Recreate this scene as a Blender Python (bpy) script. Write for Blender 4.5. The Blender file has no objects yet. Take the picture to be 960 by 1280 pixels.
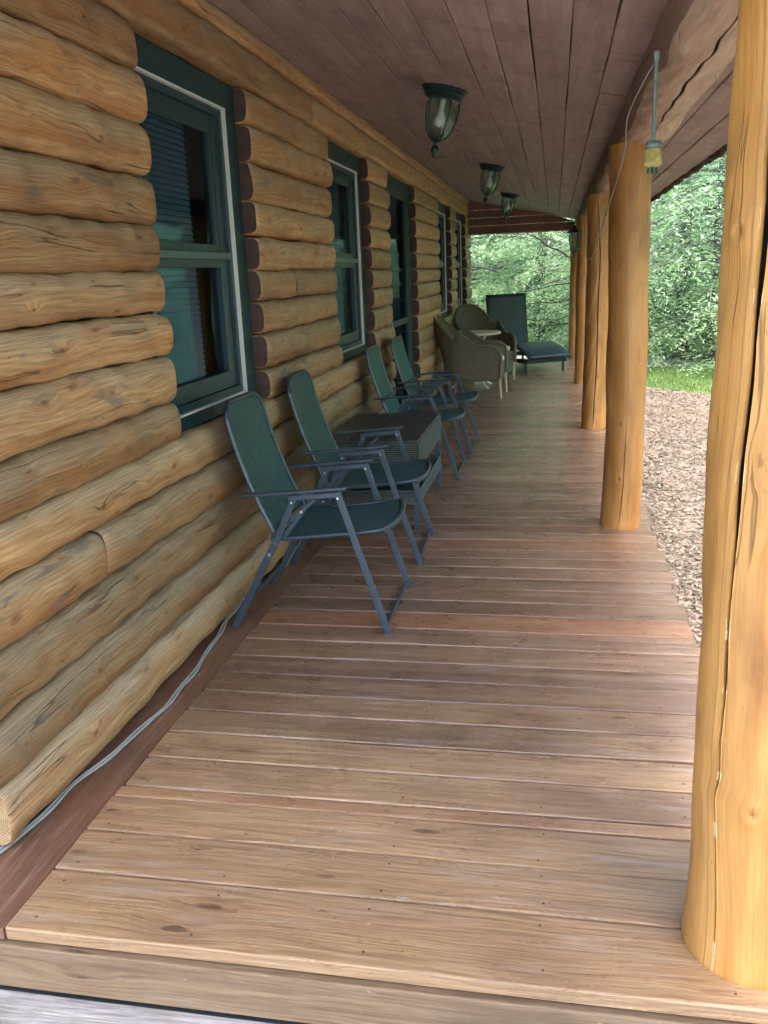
import bpy, math, random
import numpy as np
from mathutils import Vector, Matrix
PI = math.pi
random.seed(7); RNG = np.random.default_rng(11)
scn = bpy.context.scene
COL = scn.collection

# ------------------------------------------------------------------ node helper
class NT:
    def __init__(s, name):
        s.m = bpy.data.materials.new(name); s.m.use_nodes = True
        s.t = s.m.node_tree; s.t.nodes.clear()
        s.out = s.t.nodes.new('ShaderNodeOutputMaterial')
    def n(s, typ, **kw):
        o = s.t.nodes.new('ShaderNode' + typ)
        for k, v in kw.items(): setattr(o, k, v)
        return o
    def set(s, sock, v):
        if hasattr(v, 'is_linked') or isinstance(v, bpy.types.NodeSocket): s.t.links.new(v, sock)
        elif isinstance(v, (tuple, list)) and len(v) == 3 and sock.type == 'RGBA': sock.default_value = (*v, 1)
        else: sock.default_value = v
    def math(s, op, a, b=0.0, clamp=False):
        o = s.n('Math', operation=op, use_clamp=clamp); s.set(o.inputs[0], a); s.set(o.inputs[1], b); return o.outputs[0]
    def mul(s, a, b): return s.math('MULTIPLY', a, b)
    def add(s, a, b): return s.math('ADD', a, b)
    def mix(s, f, a, b, mode='MIX'):
        o = s.n('Mix', data_type='RGBA', blend_type=mode); s.set(o.inputs[0], f); s.set(o.inputs[6], a); s.set(o.inputs[7], b); return o.outputs[2]
    def rng(s, v, a, b, c=0.0, d=1.0, smooth=True):
        o = s.n('MapRange', interpolation_type='SMOOTHSTEP' if smooth else 'LINEAR')
        for i, x in enumerate((v, a, b, c, d)): s.set(o.inputs[i], x)
        return o.outputs[0]
    def vec(s, x, y, z=0.0):
        o = s.n('CombineXYZ')
        for i, v in enumerate((x, y, z)): s.set(o.inputs[i], v)
        return o.outputs[0]
    def noise(s, v, scale=1.0, detail=4.0, rough=.55, dist=0.0, dim='3D'):
        o = s.n('TexNoise', noise_dimensions=dim); s.set(o.inputs['Vector'], v)
        o.inputs['Scale'].default_value = scale; o.inputs['Detail'].default_value = detail
        o.inputs['Roughness'].default_value = rough; o.inputs['Distortion'].default_value = dist
        return o.outputs[0]
    def vor(s, v, scale=1.0, rand=1.0, feat='F1', dim='2D'):
        o = s.n('TexVoronoi', voronoi_dimensions=dim, feature=feat); s.set(o.inputs['Vector'], v)
        o.inputs['Scale'].default_value = scale; o.inputs['Randomness'].default_value = rand
        return o
    def uv(s):
        o = s.n('UVMap'); sp = s.n('SeparateXYZ'); s.t.links.new(o.outputs[0], sp.inputs[0]); return sp.outputs[0], sp.outputs[1]
    def data(s):
        o = s.n('Attribute', attribute_name='data'); sp = s.n('SeparateColor'); s.t.links.new(o.outputs[0], sp.inputs[0])
        return sp.outputs[0], sp.outputs[1], sp.outputs[2]
    def bump(s, h, strength=.4, dist=.004, nrm=None):
        o = s.n('Bump'); s.set(o.inputs['Height'], h); o.inputs['Strength'].default_value = strength; o.inputs['Distance'].default_value = dist
        if nrm: s.set(o.inputs['Normal'], nrm)
        return o.outputs[0]
    def bsdf(s, col, rough=.6, nrm=None, **kw):
        o = s.n('BsdfPrincipled'); s.set(o.inputs['Base Color'], col); s.set(o.inputs['Roughness'], rough)
        if nrm: s.set(o.inputs['Normal'], nrm)
        for k, v in kw.items(): s.set(o.inputs[k], v)
        s.t.links.new(o.outputs[0], s.out.inputs[0]); return o

def wood(name, pale, warm, deep, rough=(.45, .65), grain=1.0, knots=1.0, knot_scale=(1.5, 5.0), patch=0.0, patchcol=(.1, .09, .09),
         sidecol=None, sideamt=.6, bump=.5, variation=.25, spec=.5, checks=0.0, worn=0.0, warmtint=None, streaks=(1.0, 26.0), edgecol=None, bands=0.0, flecks=.6, coat=0.0):
    """wood read along u (metres along the grain) and v (across). data.r random per piece, data.g up side, data.b crack / tint"""
    t = NT(name); u, v = t.uv(); r, g, b = t.data()
    r10 = t.mul(r, 37.0)
    kv = t.vor(t.vec(t.mul(u, knot_scale[0]), t.mul(v, knot_scale[1]), 0), 1.0)
    kc = t.n('SeparateColor'); t.t.links.new(kv.outputs['Color'], kc.inputs[0])
    present = t.mul(t.math('GREATER_THAN', kc.outputs[0], 1 - .55 * knots), t.add(.35, t.mul(kc.outputs[2], .65)))
    size = t.add(.03, t.mul(t.mul(kc.outputs[1], kc.outputs[1]), .14))
    wob = t.mul(t.math('SUBTRACT', t.noise(t.vec(t.mul(u, 26), t.mul(v, 44), r10), 1, 4, .65), .5), .16)
    kd = t.add(kv.outputs['Distance'], wob)
    kmask = t.mul(present, t.rng(t.math('DIVIDE', kd, size), .55, 1.05, 1, 0))
    kinf = t.mul(present, t.rng(t.math('DIVIDE', kd, size), .8, 4.5, 1, 0))
    warp = t.mul(t.math('SUBTRACT', t.noise(t.vec(t.mul(u, 1.7), t.mul(v, 5), r10), 1, 3), .5), .035)
    v2 = t.add(v, t.add(warp, t.mul(kinf, .022)))
    g1 = t.noise(t.vec(t.mul(u, streaks[0]), t.mul(v2, streaks[1]), r10), 1, 6, .6, .3)
    g2 = t.noise(t.vec(t.mul(u, 6.0), t.mul(v2, 260.0), r10), 1, 4, .7)
    rings = t.math('SINE', t.add(t.mul(v2, 420), t.mul(t.noise(t.vec(t.mul(u, .9), t.mul(v2, 7), r10), 1, 2), 70)))
    m1 = t.noise(t.vec(t.mul(u, 2.2), t.mul(v, 5.0), t.add(r10, 9)), 1, 5, .6)
    m2 = t.noise(t.vec(t.mul(u, 9), t.mul(v, 16), t.add(r10, 4)), 1, 4, .6)
    c = t.mix(t.rng(g1, .34, .68), pale, warm)
    c = t.mix(t.mul(t.rng(m1, .42, .75), .65), c, deep)
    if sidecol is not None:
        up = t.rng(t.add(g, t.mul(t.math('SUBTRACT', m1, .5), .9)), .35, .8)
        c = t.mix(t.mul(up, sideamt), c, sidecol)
    fine = t.add(t.mul(t.rng(g2, .36, .62), .65), t.mul(t.rng(rings, -1, 1), .35))
    c = t.mix(t.mul(t.math('SUBTRACT', 1.0, fine), .58 * grain), c, t.mix(.5, deep, (.02, .012, .008)))
    c = t.mix(t.mul(t.rng(m2, .5, .8), .35), c, pale)
    if worn:
        wn = t.noise(t.vec(t.mul(u, 2.8), t.mul(v, 30), t.add(r10, 17)), 1, 6, .68, .4)
        wb = t.noise(t.vec(t.mul(u, .8), t.mul(v, 1.1), 3.3), 1, 4)
        c = t.mix(t.mul(t.mul(t.rng(wn, .5, .72), t.rng(wb, .3, .65)), worn), c, (.50, .44, .42))
        sc_ = t.noise(t.vec(t.mul(u, 18), t.mul(v, 60), 2.1), 1, 3)
        c = t.mix(t.mul(t.rng(sc_, .70, .76), .5), c, (.62, .57, .52))
        dk = t.noise(t.vec(t.mul(u, 7), t.mul(v, 20), 7.1), 1, 3)
        c = t.mix(t.mul(t.rng(dk, .72, .78), .5), c, (.06, .035, .025))
        dn = t.noise(t.vec(t.mul(u, .9), t.mul(v, 1.3), 8.1), 1, 4)
        c = t.mix(t.mul(t.rng(dn, .46, .7), .5), c, (.085, .042, .028))
    if patch:
        pn = t.noise(t.vec(t.mul(u, 3.2), t.mul(v, 13), t.add(r10, 21)), 1, 6, .62, .5)
        pr = t.noise(t.vec(t.mul(u, .7), t.mul(v, 2), t.add(r10, 2)), 1, 2)
        pm = t.mul(t.rng(pn, .585, .63), t.rng(pr, .48, .58))
        pm = t.mul(pm, patch); c = t.mix(pm, c, patchcol)
        sp = t.noise(t.vec(t.mul(u, 16), t.mul(v, 60), r10), 1, 3, .6)
        c = t.mix(t.mul(t.rng(sp, .69, .74), .7 * patch), c, (.05, .04, .045))
    kr = t.math('SINE', t.mul(kd, 260))
    c = t.mix(t.mul(kinf, .35), c, warm)
    c = t.mix(t.mul(kmask, t.rng(kr, -1, 1, .45, .98)), c, t.mix(t.rng(t.math('DIVIDE', kd, size), .1, .6), (.03, .02, .016), t.mix(.3, deep, warm)))
    sp2 = t.noise(t.vec(t.mul(u, 24), t.mul(v, 95), t.add(r10, 31)), 1, 3, .65)
    c = t.mix(t.mul(t.rng(sp2, .68, .74), .55 * flecks), c, t.mix(.5, deep, (.02, .015, .012)))
    vm = t.add(1 - variation, t.mul(r, 2 * variation))
    c = t.mix(1.0, c, t.vec(vm, vm, vm), 'MULTIPLY')
    h = t.add(t.add(t.mul(g1, .6), t.mul(g2, .30)), t.mul(kmask, -.35)); h = t.add(h, t.mul(m2, .35))
    if bands:
        bn = t.noise(t.vec(t.mul(u, 13), t.mul(v, 3.2), 5.5), 1, 5, .65, .6); bl = t.noise(t.vec(t.mul(u, 1.1), t.mul(v, .9), 1.5), 1, 3)
        c = t.mix(t.mul(t.mul(t.rng(bn, .52, .72), t.rng(bl, .35, .6)), bands), c, deep); h = t.add(h, t.mul(bn, .3))
    if checks:
        cn = t.noise(t.vec(t.mul(u, .55), t.mul(v2, 11), t.add(r10, 5)), 1, 3, .5, .25)
        cm = t.rng(t.math('ABSOLUTE', t.math('SUBTRACT', cn, .5)), .0, .007, 1, 0)
        cg = t.rng(t.noise(t.vec(t.mul(u, 1.3), t.mul(v, 7), t.add(r10, 8)), 1, 3), .5, .56)
        cm = t.mul(t.mul(cm, cg), checks)
        c = t.mix(cm, c, (.04, .02, .012)); h = t.add(h, t.mul(cm, -1.0))
    if warmtint: c = t.mix(t.mul(b, .75), c, warmtint)
    else: c = t.mix(t.rng(b, .3, .8), c, (.012, .008, .006))
    if edgecol: c = t.mix(t.rng(g, .6, .95), c, edgecol)
    rr = t.add(rough[0], t.mul(t.rng(m2, .3, .7), rough[1] - rough[0]))
    t.bsdf(c, rr, t.bump(h, bump, .006), **{'Specular IOR Level': spec, 'Coat Weight': coat, 'Coat Roughness': .16})
    return t.m

def plain(name, col, rough=.5, metal=0.0, noise=.15, scale=8.0, bump=.0, **kw):
    t = NT(name); tc = t.n('TexCoord').outputs['Object']
    n = t.noise(tc, scale, 5, .6)
    c = t.mix(t.mul(t.rng(n, .3, .75), noise), col, tuple(min(1, x * 1.9 + .02) for x in col))
    n2 = t.noise(tc, scale * 3.7, 4, .6)
    c = t.mix(t.mul(t.rng(n2, .5, .8), noise), c, tuple(x * .35 for x in col))
    nr = t.bump(n2, bump, .003) if bump else None
    t.bsdf(c, t.add(rough - .08, t.mul(n2, .16)), nr, Metallic=metal, **kw)
    return t.m

def weave(name, ca, cb, su=150.0, sv=60.0, rough=.5, bump=.8, vert=False, dist=.003):
    """strands woven over and under; uv in metres"""
    t = NT(name); u, v = t.uv()
    bt = t.n('TexBrick'); t.set(bt.inputs['Vector'], t.vec(u, v) if not vert else t.vec(v, u))
    bt.inputs['Scale'].default_value = 1.0
    bt.inputs['Brick Width'].default_value = 1.0 / su; bt.inputs['Row Height'].default_value = 1.0 / sv
    bt.inputs['Mortar Size'].default_value = .2 / sv; bt.inputs['Mortar Smooth'].default_value = .6
    bt.inputs['Color1'].default_value = (*ca, 1); bt.inputs['Color2'].default_value = (*[x * .7 for x in ca], 1); bt.inputs['Mortar'].default_value = (*cb, 1)
    n = t.noise(t.vec(u, v), 40, 4, .6)
    c = t.mix(t.mul(t.rng(n, .4, .8), .4), bt.outputs['Color'], tuple(x * 1.5 for x in ca))
    t.bsdf(c, rough, t.bump(t.math('SUBTRACT', 1.0, bt.outputs['Fac']), bump, dist))
    return t.m

# ------------------------------------------------------------------ mesh helper
class MB:
    def __init__(s): s.V = []; s.F = []; s.UV = []; s.M = []; s.D = []; s.k = 0
    def add(s, V, F, UV=None, mat=0, data=(.5, .5, 0.0)):
        b = s.k; V = [tuple(map(float, p)) for p in V]; s.V += V; s.k += len(V)
        if isinstance(data, tuple): s.D += [data] * len(V)
        else: s.D += [tuple(map(float, d)) for d in data]
        for i, f in enumerate(F):
            s.F.append([b + j for j in f]); s.M.append(mat if isinstance(mat, int) else mat[i])
            if UV is None: s.UV.append(None)
            else: s.UV.append([UV[j] for j in f])
    def grid(s, P, UVg, wrap=False, mat=0, data=(.5, .5, 0.0), uvw=None, flip=False):
        n, m = len(P), len(P[0]); V = [p for row in P for p in row]; F = []; U = []
        mm = m if wrap else m - 1; base = s.k
        s.V += [tuple(map(float, p)) for p in V]; s.k += len(V)
        if isinstance(data, tuple): s.D += [data] * len(V)
        else: s.D += [tuple(map(float, d)) for row in data for d in row]
        for i in range(n - 1):
            for j in range(mm):
                j2 = (j + 1) % m
                q = [i * m + j, i * m + j2, (i + 1) * m + j2, (i + 1) * m + j]
                a = UVg[i][j]; c = UVg[i + 1][j]
                if j2 == 0 and uvw is not None: bq = (a[0], a[1] + uvw); d = (c[0], c[1] + uvw)
                else: bq = UVg[i][j2]; d = UVg[i + 1][j2]
                uv = [a, bq, d, c]
                if flip: q.reverse(); uv.reverse()
                s.F.append([base + x for x in q]); s.M.append(mat); s.UV.append(uv)
    def box(s, lo, hi, rot=None, mat=0, data=(.5, .5, 0.0), grain=0, off=None):
        lo = Vector(lo); hi = Vector(hi); c = (lo + hi) / 2; h = (hi - lo) / 2
        pts = []; 
        for x in (-1, 1):
            for y in (-1, 1):
                for z in (-1, 1): pts.append(Vector((x * h.x, y * h.y, z * h.z)))
        F = [(0, 1, 3, 2), (4, 6, 7, 5), (0, 4, 5, 1), (2, 3, 7, 6), (0, 2, 6, 4), (1, 5, 7, 3)]
        ax = [(1, 2), (1, 2), (0, 2), (0, 2), (0, 1), (0, 1)]
        o = off if off is not None else (random.random() * 30, random.random() * 30)
        b = s.k
        for p in pts:
            q = rot @ p if rot else p
            s.V.append(tuple(c + q)); s.D.append(data)
        s.k += 8
        for f, (a1, a2) in zip(F, ax):
            if a1 == grain: ga, gb = a1, a2
            elif a2 == grain: ga, gb = a2, a1
            else: ga, gb = a1, a2
            s.F.append([b + j for j in f]); s.M.append(mat)
            s.UV.append([(pts[j][ga] + o[0], pts[j][gb] + o[1]) for j in f])
    def tube(s, pts, rad, n=10, mat=0, cap=True, data=(.5, .5, 0.0), closed=False):
        pts = [Vector(p) for p in pts]; k = len(pts)
        if not hasattr(rad, '__len__'): rad = [rad] * k
        P = []; U = []; up = None; L = 0
        for i, p in enumerate(pts):
            if closed: t = pts[(i + 1) % k] - pts[i - 1]
            else: t = pts[min(i + 1, k - 1)] - pts[max(i - 1, 0)]
            if t.length < 1e-9: t = Vector((0, 0, 1))
            t.normalize()
            if up is None: up = t.orthogonal().normalized()
            up = (up - t * up.dot(t)); 
            if up.length < 1e-6: up = t.orthogonal()
            up.normalize(); sd = t.cross(up)
            if i: L += (pts[i] - pts[i - 1]).length
            P.append([p + (up * math.cos(a) + sd * math.sin(a)) * rad[i] for a in [2 * PI * j / n for j in range(n)]])
            U.append([(L, 2 * PI * j / n * rad[i]) for j in range(n)])
        if closed: P.append(P[0]); U.append([(L + .01, u[1]) for u in U[0]])
        s.grid(P, U, True, mat, data, uvw=2 * PI * rad[0], flip=True)
        if cap and not closed:
            for e, row in ((0, P[0]), (1, P[-1])):
                F = [list(range(n))] if e else [list(range(n))[::-1]]
                s.add([tuple(q) for q in row], F, [(math.cos(2 * PI * j / n) * rad[0], math.sin(2 * PI * j / n) * rad[0]) for j in range(n)], mat, data)
    def bar(s, a, b, w, t, side=(0, 1, 0), mat=0, data=(.5, .5, 0.0)):
        """rectangular bar from a to b; w across along side, t thick"""
        a = Vector(a); b = Vector(b); d = (b - a); L = d.length; d.normalize()
        sd = Vector(side); sd = (sd - d * sd.dot(d)).normalized(); nn = d.cross(sd)
        R = Matrix((d, sd, nn)).transposed(); c = (a + b) / 2
        s.box(c - Vector((L / 2, w / 2, t / 2)), c + Vector((L / 2, w / 2, t / 2)), R, mat, data)
    def lathe(s, prof, c=(0, 0, 0), n=24, mat=0, data=(.5, .5, 0.0)):
        P = [[(c[0] + r * math.cos(2 * PI * j / n), c[1] + r * math.sin(2 * PI * j / n), c[2] + z) for j in range(n)] for r, z in prof]
        U = [[(z, 2 * PI * j / n * max(r, .01)) for j in range(n)] for r, z in prof]
        s.grid(P, U, True, mat, data, uvw=.2, flip=(prof[-1][1] < prof[0][1]))
    def build(s, name, mats, parent=None, smooth=False, bevel=0.0, angle=None, loc=None):
        me = bpy.data.meshes.new(name); me.from_pydata(s.V, [], s.F)
        uvl = me.uv_layers.new(name='UVMap'); flat = []
        for f, u in zip(s.F, s.UV):
            if u is None: u = [(s.V[j][0], s.V[j][1] + s.V[j][2]) for j in f]
            for q in u: flat += [q[0], q[1]]
        uvl.data.foreach_set('uv', flat)
        at = me.color_attributes.new('data', 'FLOAT_COLOR', 'POINT')
        at.data.foreach_set('color', [x for d in s.D for x in (d[0], d[1], d[2], 1.0)])
        if not isinstance(mats, (list, tuple)): mats = [mats]
        for m in mats: me.materials.append(m)
        me.polygons.foreach_set('material_index', s.M)
        if smooth: me.polygons.foreach_set('use_smooth', [True] * len(s.F))
        me.update()
        if angle: me.set_sharp_from_angle(angle=math.radians(angle))
        o = bpy.data.objects.new(name, me); COL.objects.link(o)
        if bevel:
            b = o.modifiers.new('bevel', 'BEVEL'); b.width = bevel; b.segments = 2; b.limit_method = 'ANGLE'; b.angle_limit = .6
        if parent: o.parent = parent
        if loc: o.location = loc
        return o

def thing(name, label, cat, loc=(0, 0, 0), rz=0.0, group=None):
    o = bpy.data.objects.new(name, None); o.empty_display_size = .1; COL.objects.link(o)
    o.location = loc; o.rotation_euler = (0, 0, rz); o['label'] = label; o['category'] = cat
    if group: o['group'] = group
    return o
def tag(o, label, cat, group=None, kind=None):
    o['label'] = label; o['category'] = cat
    if group: o['group'] = group
    if kind: o['kind'] = kind
    return o
def struct(o, label=None):
    o['kind'] = 'structure'
    if label: o['label'] = label
    return o
def copy_tree(o, parent=None):
    c = o.copy(); COL.objects.link(c)
    if parent: c.parent = parent
    for ch in list(o.children):
        if ch.name in COL.objects: copy_tree(ch, c)
    return c

def wav(seed, amp, freqs):
    r = random.Random(seed); ph = [(f * r.uniform(.7, 1.3), r.uniform(0, 6.28), r.uniform(.4, 1)) for f in freqs]
    tot = sum(p[2] for p in ph)
    return lambda t: amp * sum(a * math.sin(f * t + p) for f, p, a in ph) / tot * 1.6

def OFFS(m, dense, _c={}):
    if (m, dense) not in _c:
        if dense:
            k = 60; e = .13; _c[(m, dense)] = [-e + 2 * e * i / k for i in range(k)] + [e + (2 * PI - 2 * e) * i / (m - k) for i in range(m - k)]
        else: _c[(m, dense)] = [2 * PI * i / m for i in range(m)]
    return _c[(m, dense)]

# ------------------------------------------------------------------ materials
M = {}
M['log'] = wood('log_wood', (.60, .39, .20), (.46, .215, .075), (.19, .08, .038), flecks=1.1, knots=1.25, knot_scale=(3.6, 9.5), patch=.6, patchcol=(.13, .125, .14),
                sidecol=(.52, .43, .30), sideamt=.8, bump=1.2, variation=.26, rough=(.4, .6), checks=.5, streaks=(1.1, 20))  # sidecol: weathered log tops, with the light on them put into the colour
M['logend'] = wood('log_cut_end', (.12, .055, .045), (.09, .04, .038), (.05, .025, .025), knots=0, bump=.5, streaks=(8, 8))
M['post'] = wood('post_wood', edgecol=(.66, .48, .27), pale=(.54, .285, .085), warm=(.42, .185, .042), deep=(.19, .072, .02), flecks=1.0, knots=1.0, knot_scale=(2.6, 7.5), bump=.55, variation=.22, rough=(.35, .55),
                 checks=.55, grain=.45, streaks=(.7, 18))
def endgrain(name, ca, cb):
    t = NT(name); u, v = t.uv(); d = t.math('SQRT', t.add(t.mul(u, u), t.mul(v, v))); n = t.noise(t.vec(u, v), 14, 4)
    rg = t.math('SINE', t.add(t.mul(d, 900), t.mul(n, 14))); ang = t.math('ARCTAN2', v, u); rad = t.noise(t.vec(t.mul(ang, 3), t.mul(d, 2)), 3, 3)
    c = t.mix(t.rng(rg, -1, 1), ca, cb); c = t.mix(t.rng(rad, .6, .68), c, (.02, .012, .01)); c = t.mix(t.mul(t.rng(n, .4, .7), .5), c, tuple(x * .5 for x in cb))
    t.bsdf(c, .75, t.bump(t.add(rg, t.mul(n, 3)), .3, .002)); return t.m
M['logend'] = endgrain('log_cut_end_rings', (.10, .062, .06), (.06, .036, .038))
M['cornerend'] = endgrain('corner_cut_end_rings', (.42, .29, .15), (.30, .19, .09))
M['posttop'] = wood('post_cut_face', (.42, .28, .13), (.36, .2, .08), (.2, .1, .05), knots=0, streaks=(9, 9))
M['beam'] = wood('beam_wood', (.52, .40, .31), (.42, .29, .21), (.25, .15, .11), knots=.6, knot_scale=(1.5, 5), bump=.6, variation=.08, checks=.9, grain=.6, rough=(.5, .7), sidecol=(.16, .085, .065), sideamt=.9)  # sidecol: shade of the inner face put into the colour
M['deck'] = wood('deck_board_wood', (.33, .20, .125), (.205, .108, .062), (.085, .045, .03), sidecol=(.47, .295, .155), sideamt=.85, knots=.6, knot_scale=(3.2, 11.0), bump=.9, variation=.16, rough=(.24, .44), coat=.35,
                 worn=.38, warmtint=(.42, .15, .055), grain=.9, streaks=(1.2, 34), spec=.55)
M['sideboard'] = wood('edge_board_wood', (.24, .125, .075), (.18, .088, .052), (.08, .038, .026), knots=.35, knot_scale=(1.2, 6), bump=.4, variation=.06, rough=(.38, .6), worn=.2, warmtint=(.3, .1, .05))
M['riser'] = wood('riser_wood', (.27, .18, .105), (.19, .12, .068), (.09, .055, .035), knots=.5, knot_scale=(1.4, 8), bump=.6, variation=.08, worn=.25, warmtint=(.2, .1, .05))
M['grey'] = wood('weathered_board_wood', (.42, .41, .42), (.24, .23, .24), (.10, .085, .08), knots=.3, bump=1.0, variation=.08, grain=1.0, rough=(.6, .85), streaks=(1.4, 60), worn=.3, warmtint=(.2, .1, .05))
M['ceiling'] = wood('ceiling_board_wood', (.36, .27, .255), (.29, .20, .185), (.16, .105, .11), bands=.8, knots=.4, knot_scale=(2.3, 9), bump=.35, variation=.10, rough=(.5, .7), grain=.5, streaks=(1.0, 22))
M['gable'] = wood('gable_board_wood', (.24, .09, .08), (.19, .07, .065), (.11, .045, .045), knots=.3, bump=.3, variation=.08, rough=(.5, .7), grain=.5)
M['bark'] = plain('dark_bark', (.035, .022, .02), .9, noise=.5, scale=14, bump=.9)
M['chink'] = plain('dark_joint', (.022, .03, .036), .95, noise=.3)
M['green'] = plain('green_paint', (.007, .040, .052), .42, noise=.15, scale=6)
M['sash'] = plain('sash_paint', (.014, .042, .060), .4, noise=.2)
M['white'] = plain('white_strip', (.62, .68, .70), .4, noise=.05)
M['roof'] = plain('roofing', (.05, .045, .045), .9, noise=.4)
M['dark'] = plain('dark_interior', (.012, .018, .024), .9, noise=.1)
M['teal'] = plain('powder_coated_steel', (.045, .07, .10), .33, noise=.1, scale=12, metal=.3)
M['rivet'] = plain('bright_rivet', (.75, .78, .8), .25, metal=.6, noise=.02)
M['mesh'] = weave('woven_green_resin', (.036, .115, .125), (.003, .018, .034), 34, 68, rough=.45)
M['sling'] = weave('flat_green_sling', (.038, .14, .14), (.022, .095, .09), 260, 400, rough=.6, bump=.3)
M['wickdark'] = weave('dark_resin_wicker', (.025, .055, .075), (.004, .010, .018), 20, 85, rough=.38)
M['wickedge'] = weave('side_resin_wicker', (.02, .03, .034), (.006, .012, .018), 9, 80, rough=.42)
M['wick'] = weave('tan_wicker', (.20, .175, .115), (.045, .038, .028), 40, 90, rough=.6, bump=.9)
M['wickleg'] = plain('tan_wrapped_leg', (.30, .26, .17), .6, noise=.4, scale=30, bump=.4)
M['cushion'] = plain('pale_cushion_cloth', (.50, .50, .42), .9, noise=.15, scale=30, bump=.3)
M['tabletop'] = plain('pale_table_plastic', (.52, .50, .38), .45, noise=.12)
M['whitemetal'] = plain('white_metal', (.62, .64, .60), .4, noise=.08)
M['bronze'] = plain('dark_lantern_metal', (.018, .045, .055), .35, metal=.5, noise=.4, scale=30)
M['cord'] = plain('grey_cord', (.30, .31, .31), .5, noise=.15)
M['cordlight'] = plain('pale_cord', (.22, .23, .24), .5, noise=.1)
M['rod'] = plain('grey_green_rod', (.12, .17, .17), .45, noise=.3, metal=.3, scale=30)
M['yellow'] = plain('yellow_glass_jar', (.30, .26, .09), .25, noise=.7, scale=60)
M['trunk'] = plain('tree_bark', (.075, .07, .065), .95, noise=.6, scale=20, bump=.8)

def glass_mat(name, tint, seed=.0):
    t = NT(name); g = t.n('BsdfGlass'); g.inputs['Color'].default_value = (*tint, 1); g.inputs['Roughness'].default_value = .02; g.inputs['IOR'].default_value = 1.45
    if seed:
        tc = t.n('TexCoord').outputs['Object']; g_n = t.bump(t.noise(tc, 90, 2), .35, .003); t.set(g.inputs['Normal'], g_n)
    tr = t.n('BsdfTransparent'); tr.inputs[0].default_value = (*tint, 1)
    mx = t.n('MixShader'); mx.inputs[0].default_value = .78
    t.t.links.new(g.outputs[0], mx.inputs[1]); t.t.links.new(tr.outputs[0], mx.inputs[2]); t.t.links.new(mx.outputs[0], t.out.inputs[0])
    return t.m
M['lampglass'] = glass_mat('clear_seeded_glass', (.86, .93, .93), 1)
def pane_mat():
    t = NT('window_glass'); gl = t.n('BsdfGlossy'); gl.inputs['Roughness'].default_value = .03
    tc = t.n('TexCoord').outputs['Object']; nz = t.bump(t.noise(tc, 2.5, 2), .12, .02); t.set(gl.inputs['Normal'], nz)
    gl.inputs['Color'].default_value = (.75, .82, .88, 1)
    tr = t.n('BsdfTransparent'); tr.inputs[0].default_value = (.60, .73, .80, 1)
    fr = t.n('Fresnel'); fr.inputs[0].default_value = 1.5
    f2 = t.math('MULTIPLY', fr.outputs[0], .24, True)
    mx = t.n('MixShader'); t.set(mx.inputs[0], f2)
    t.t.links.new(tr.outputs[0], mx.inputs[1]); t.t.links.new(gl.outputs[0], mx.inputs[2]); t.t.links.new(mx.outputs[0], t.out.inputs[0])
    return t.m
M['pane'] = pane_mat()
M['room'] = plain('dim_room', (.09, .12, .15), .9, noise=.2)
M['blind'] = plain('blind_slats', (.38, .44, .50), .55, noise=.05)

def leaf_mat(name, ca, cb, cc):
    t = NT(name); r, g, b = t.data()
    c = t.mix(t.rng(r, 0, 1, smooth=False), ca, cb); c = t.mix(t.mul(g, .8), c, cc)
    df = t.n('BsdfDiffuse'); t.set(df.inputs[0], c)
    tl = t.n('BsdfTranslucent'); t.set(tl.inputs[0], t.mix(.4, c, (.22, .36, .08)))
    gl = t.n('BsdfGlossy'); gl.inputs['Roughness'].default_value = .4; gl.inputs['Color'].default_value = (.9, .95, 1, 1)
    m1 = t.n('MixShader'); m1.inputs[0].default_value = .48
    t.t.links.new(df.outputs[0], m1.inputs[1]); t.t.links.new(tl.outputs[0], m1.inputs[2])
    m2 = t.n('MixShader'); m2.inputs[0].default_value = .03
    t.t.links.new(m1.outputs[0], m2.inputs[1]); t.t.links.new(gl.outputs[0], m2.inputs[2]); t.t.links.new(m2.outputs[0], t.out.inputs[0])
    return t.m
M['leafA'] = leaf_mat('pale_green_needles', (.29, .47, .25), (.56, .71, .40), (.18, .33, .21))
M['leafB'] = leaf_mat('blue_green_needles', (.19, .36, .21), (.40, .55, .32), (.12, .24, .16))
M['grass'] = leaf_mat('grass_blades', (.14, .25, .06), (.24, .34, .09), (.08, .14, .04))

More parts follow.
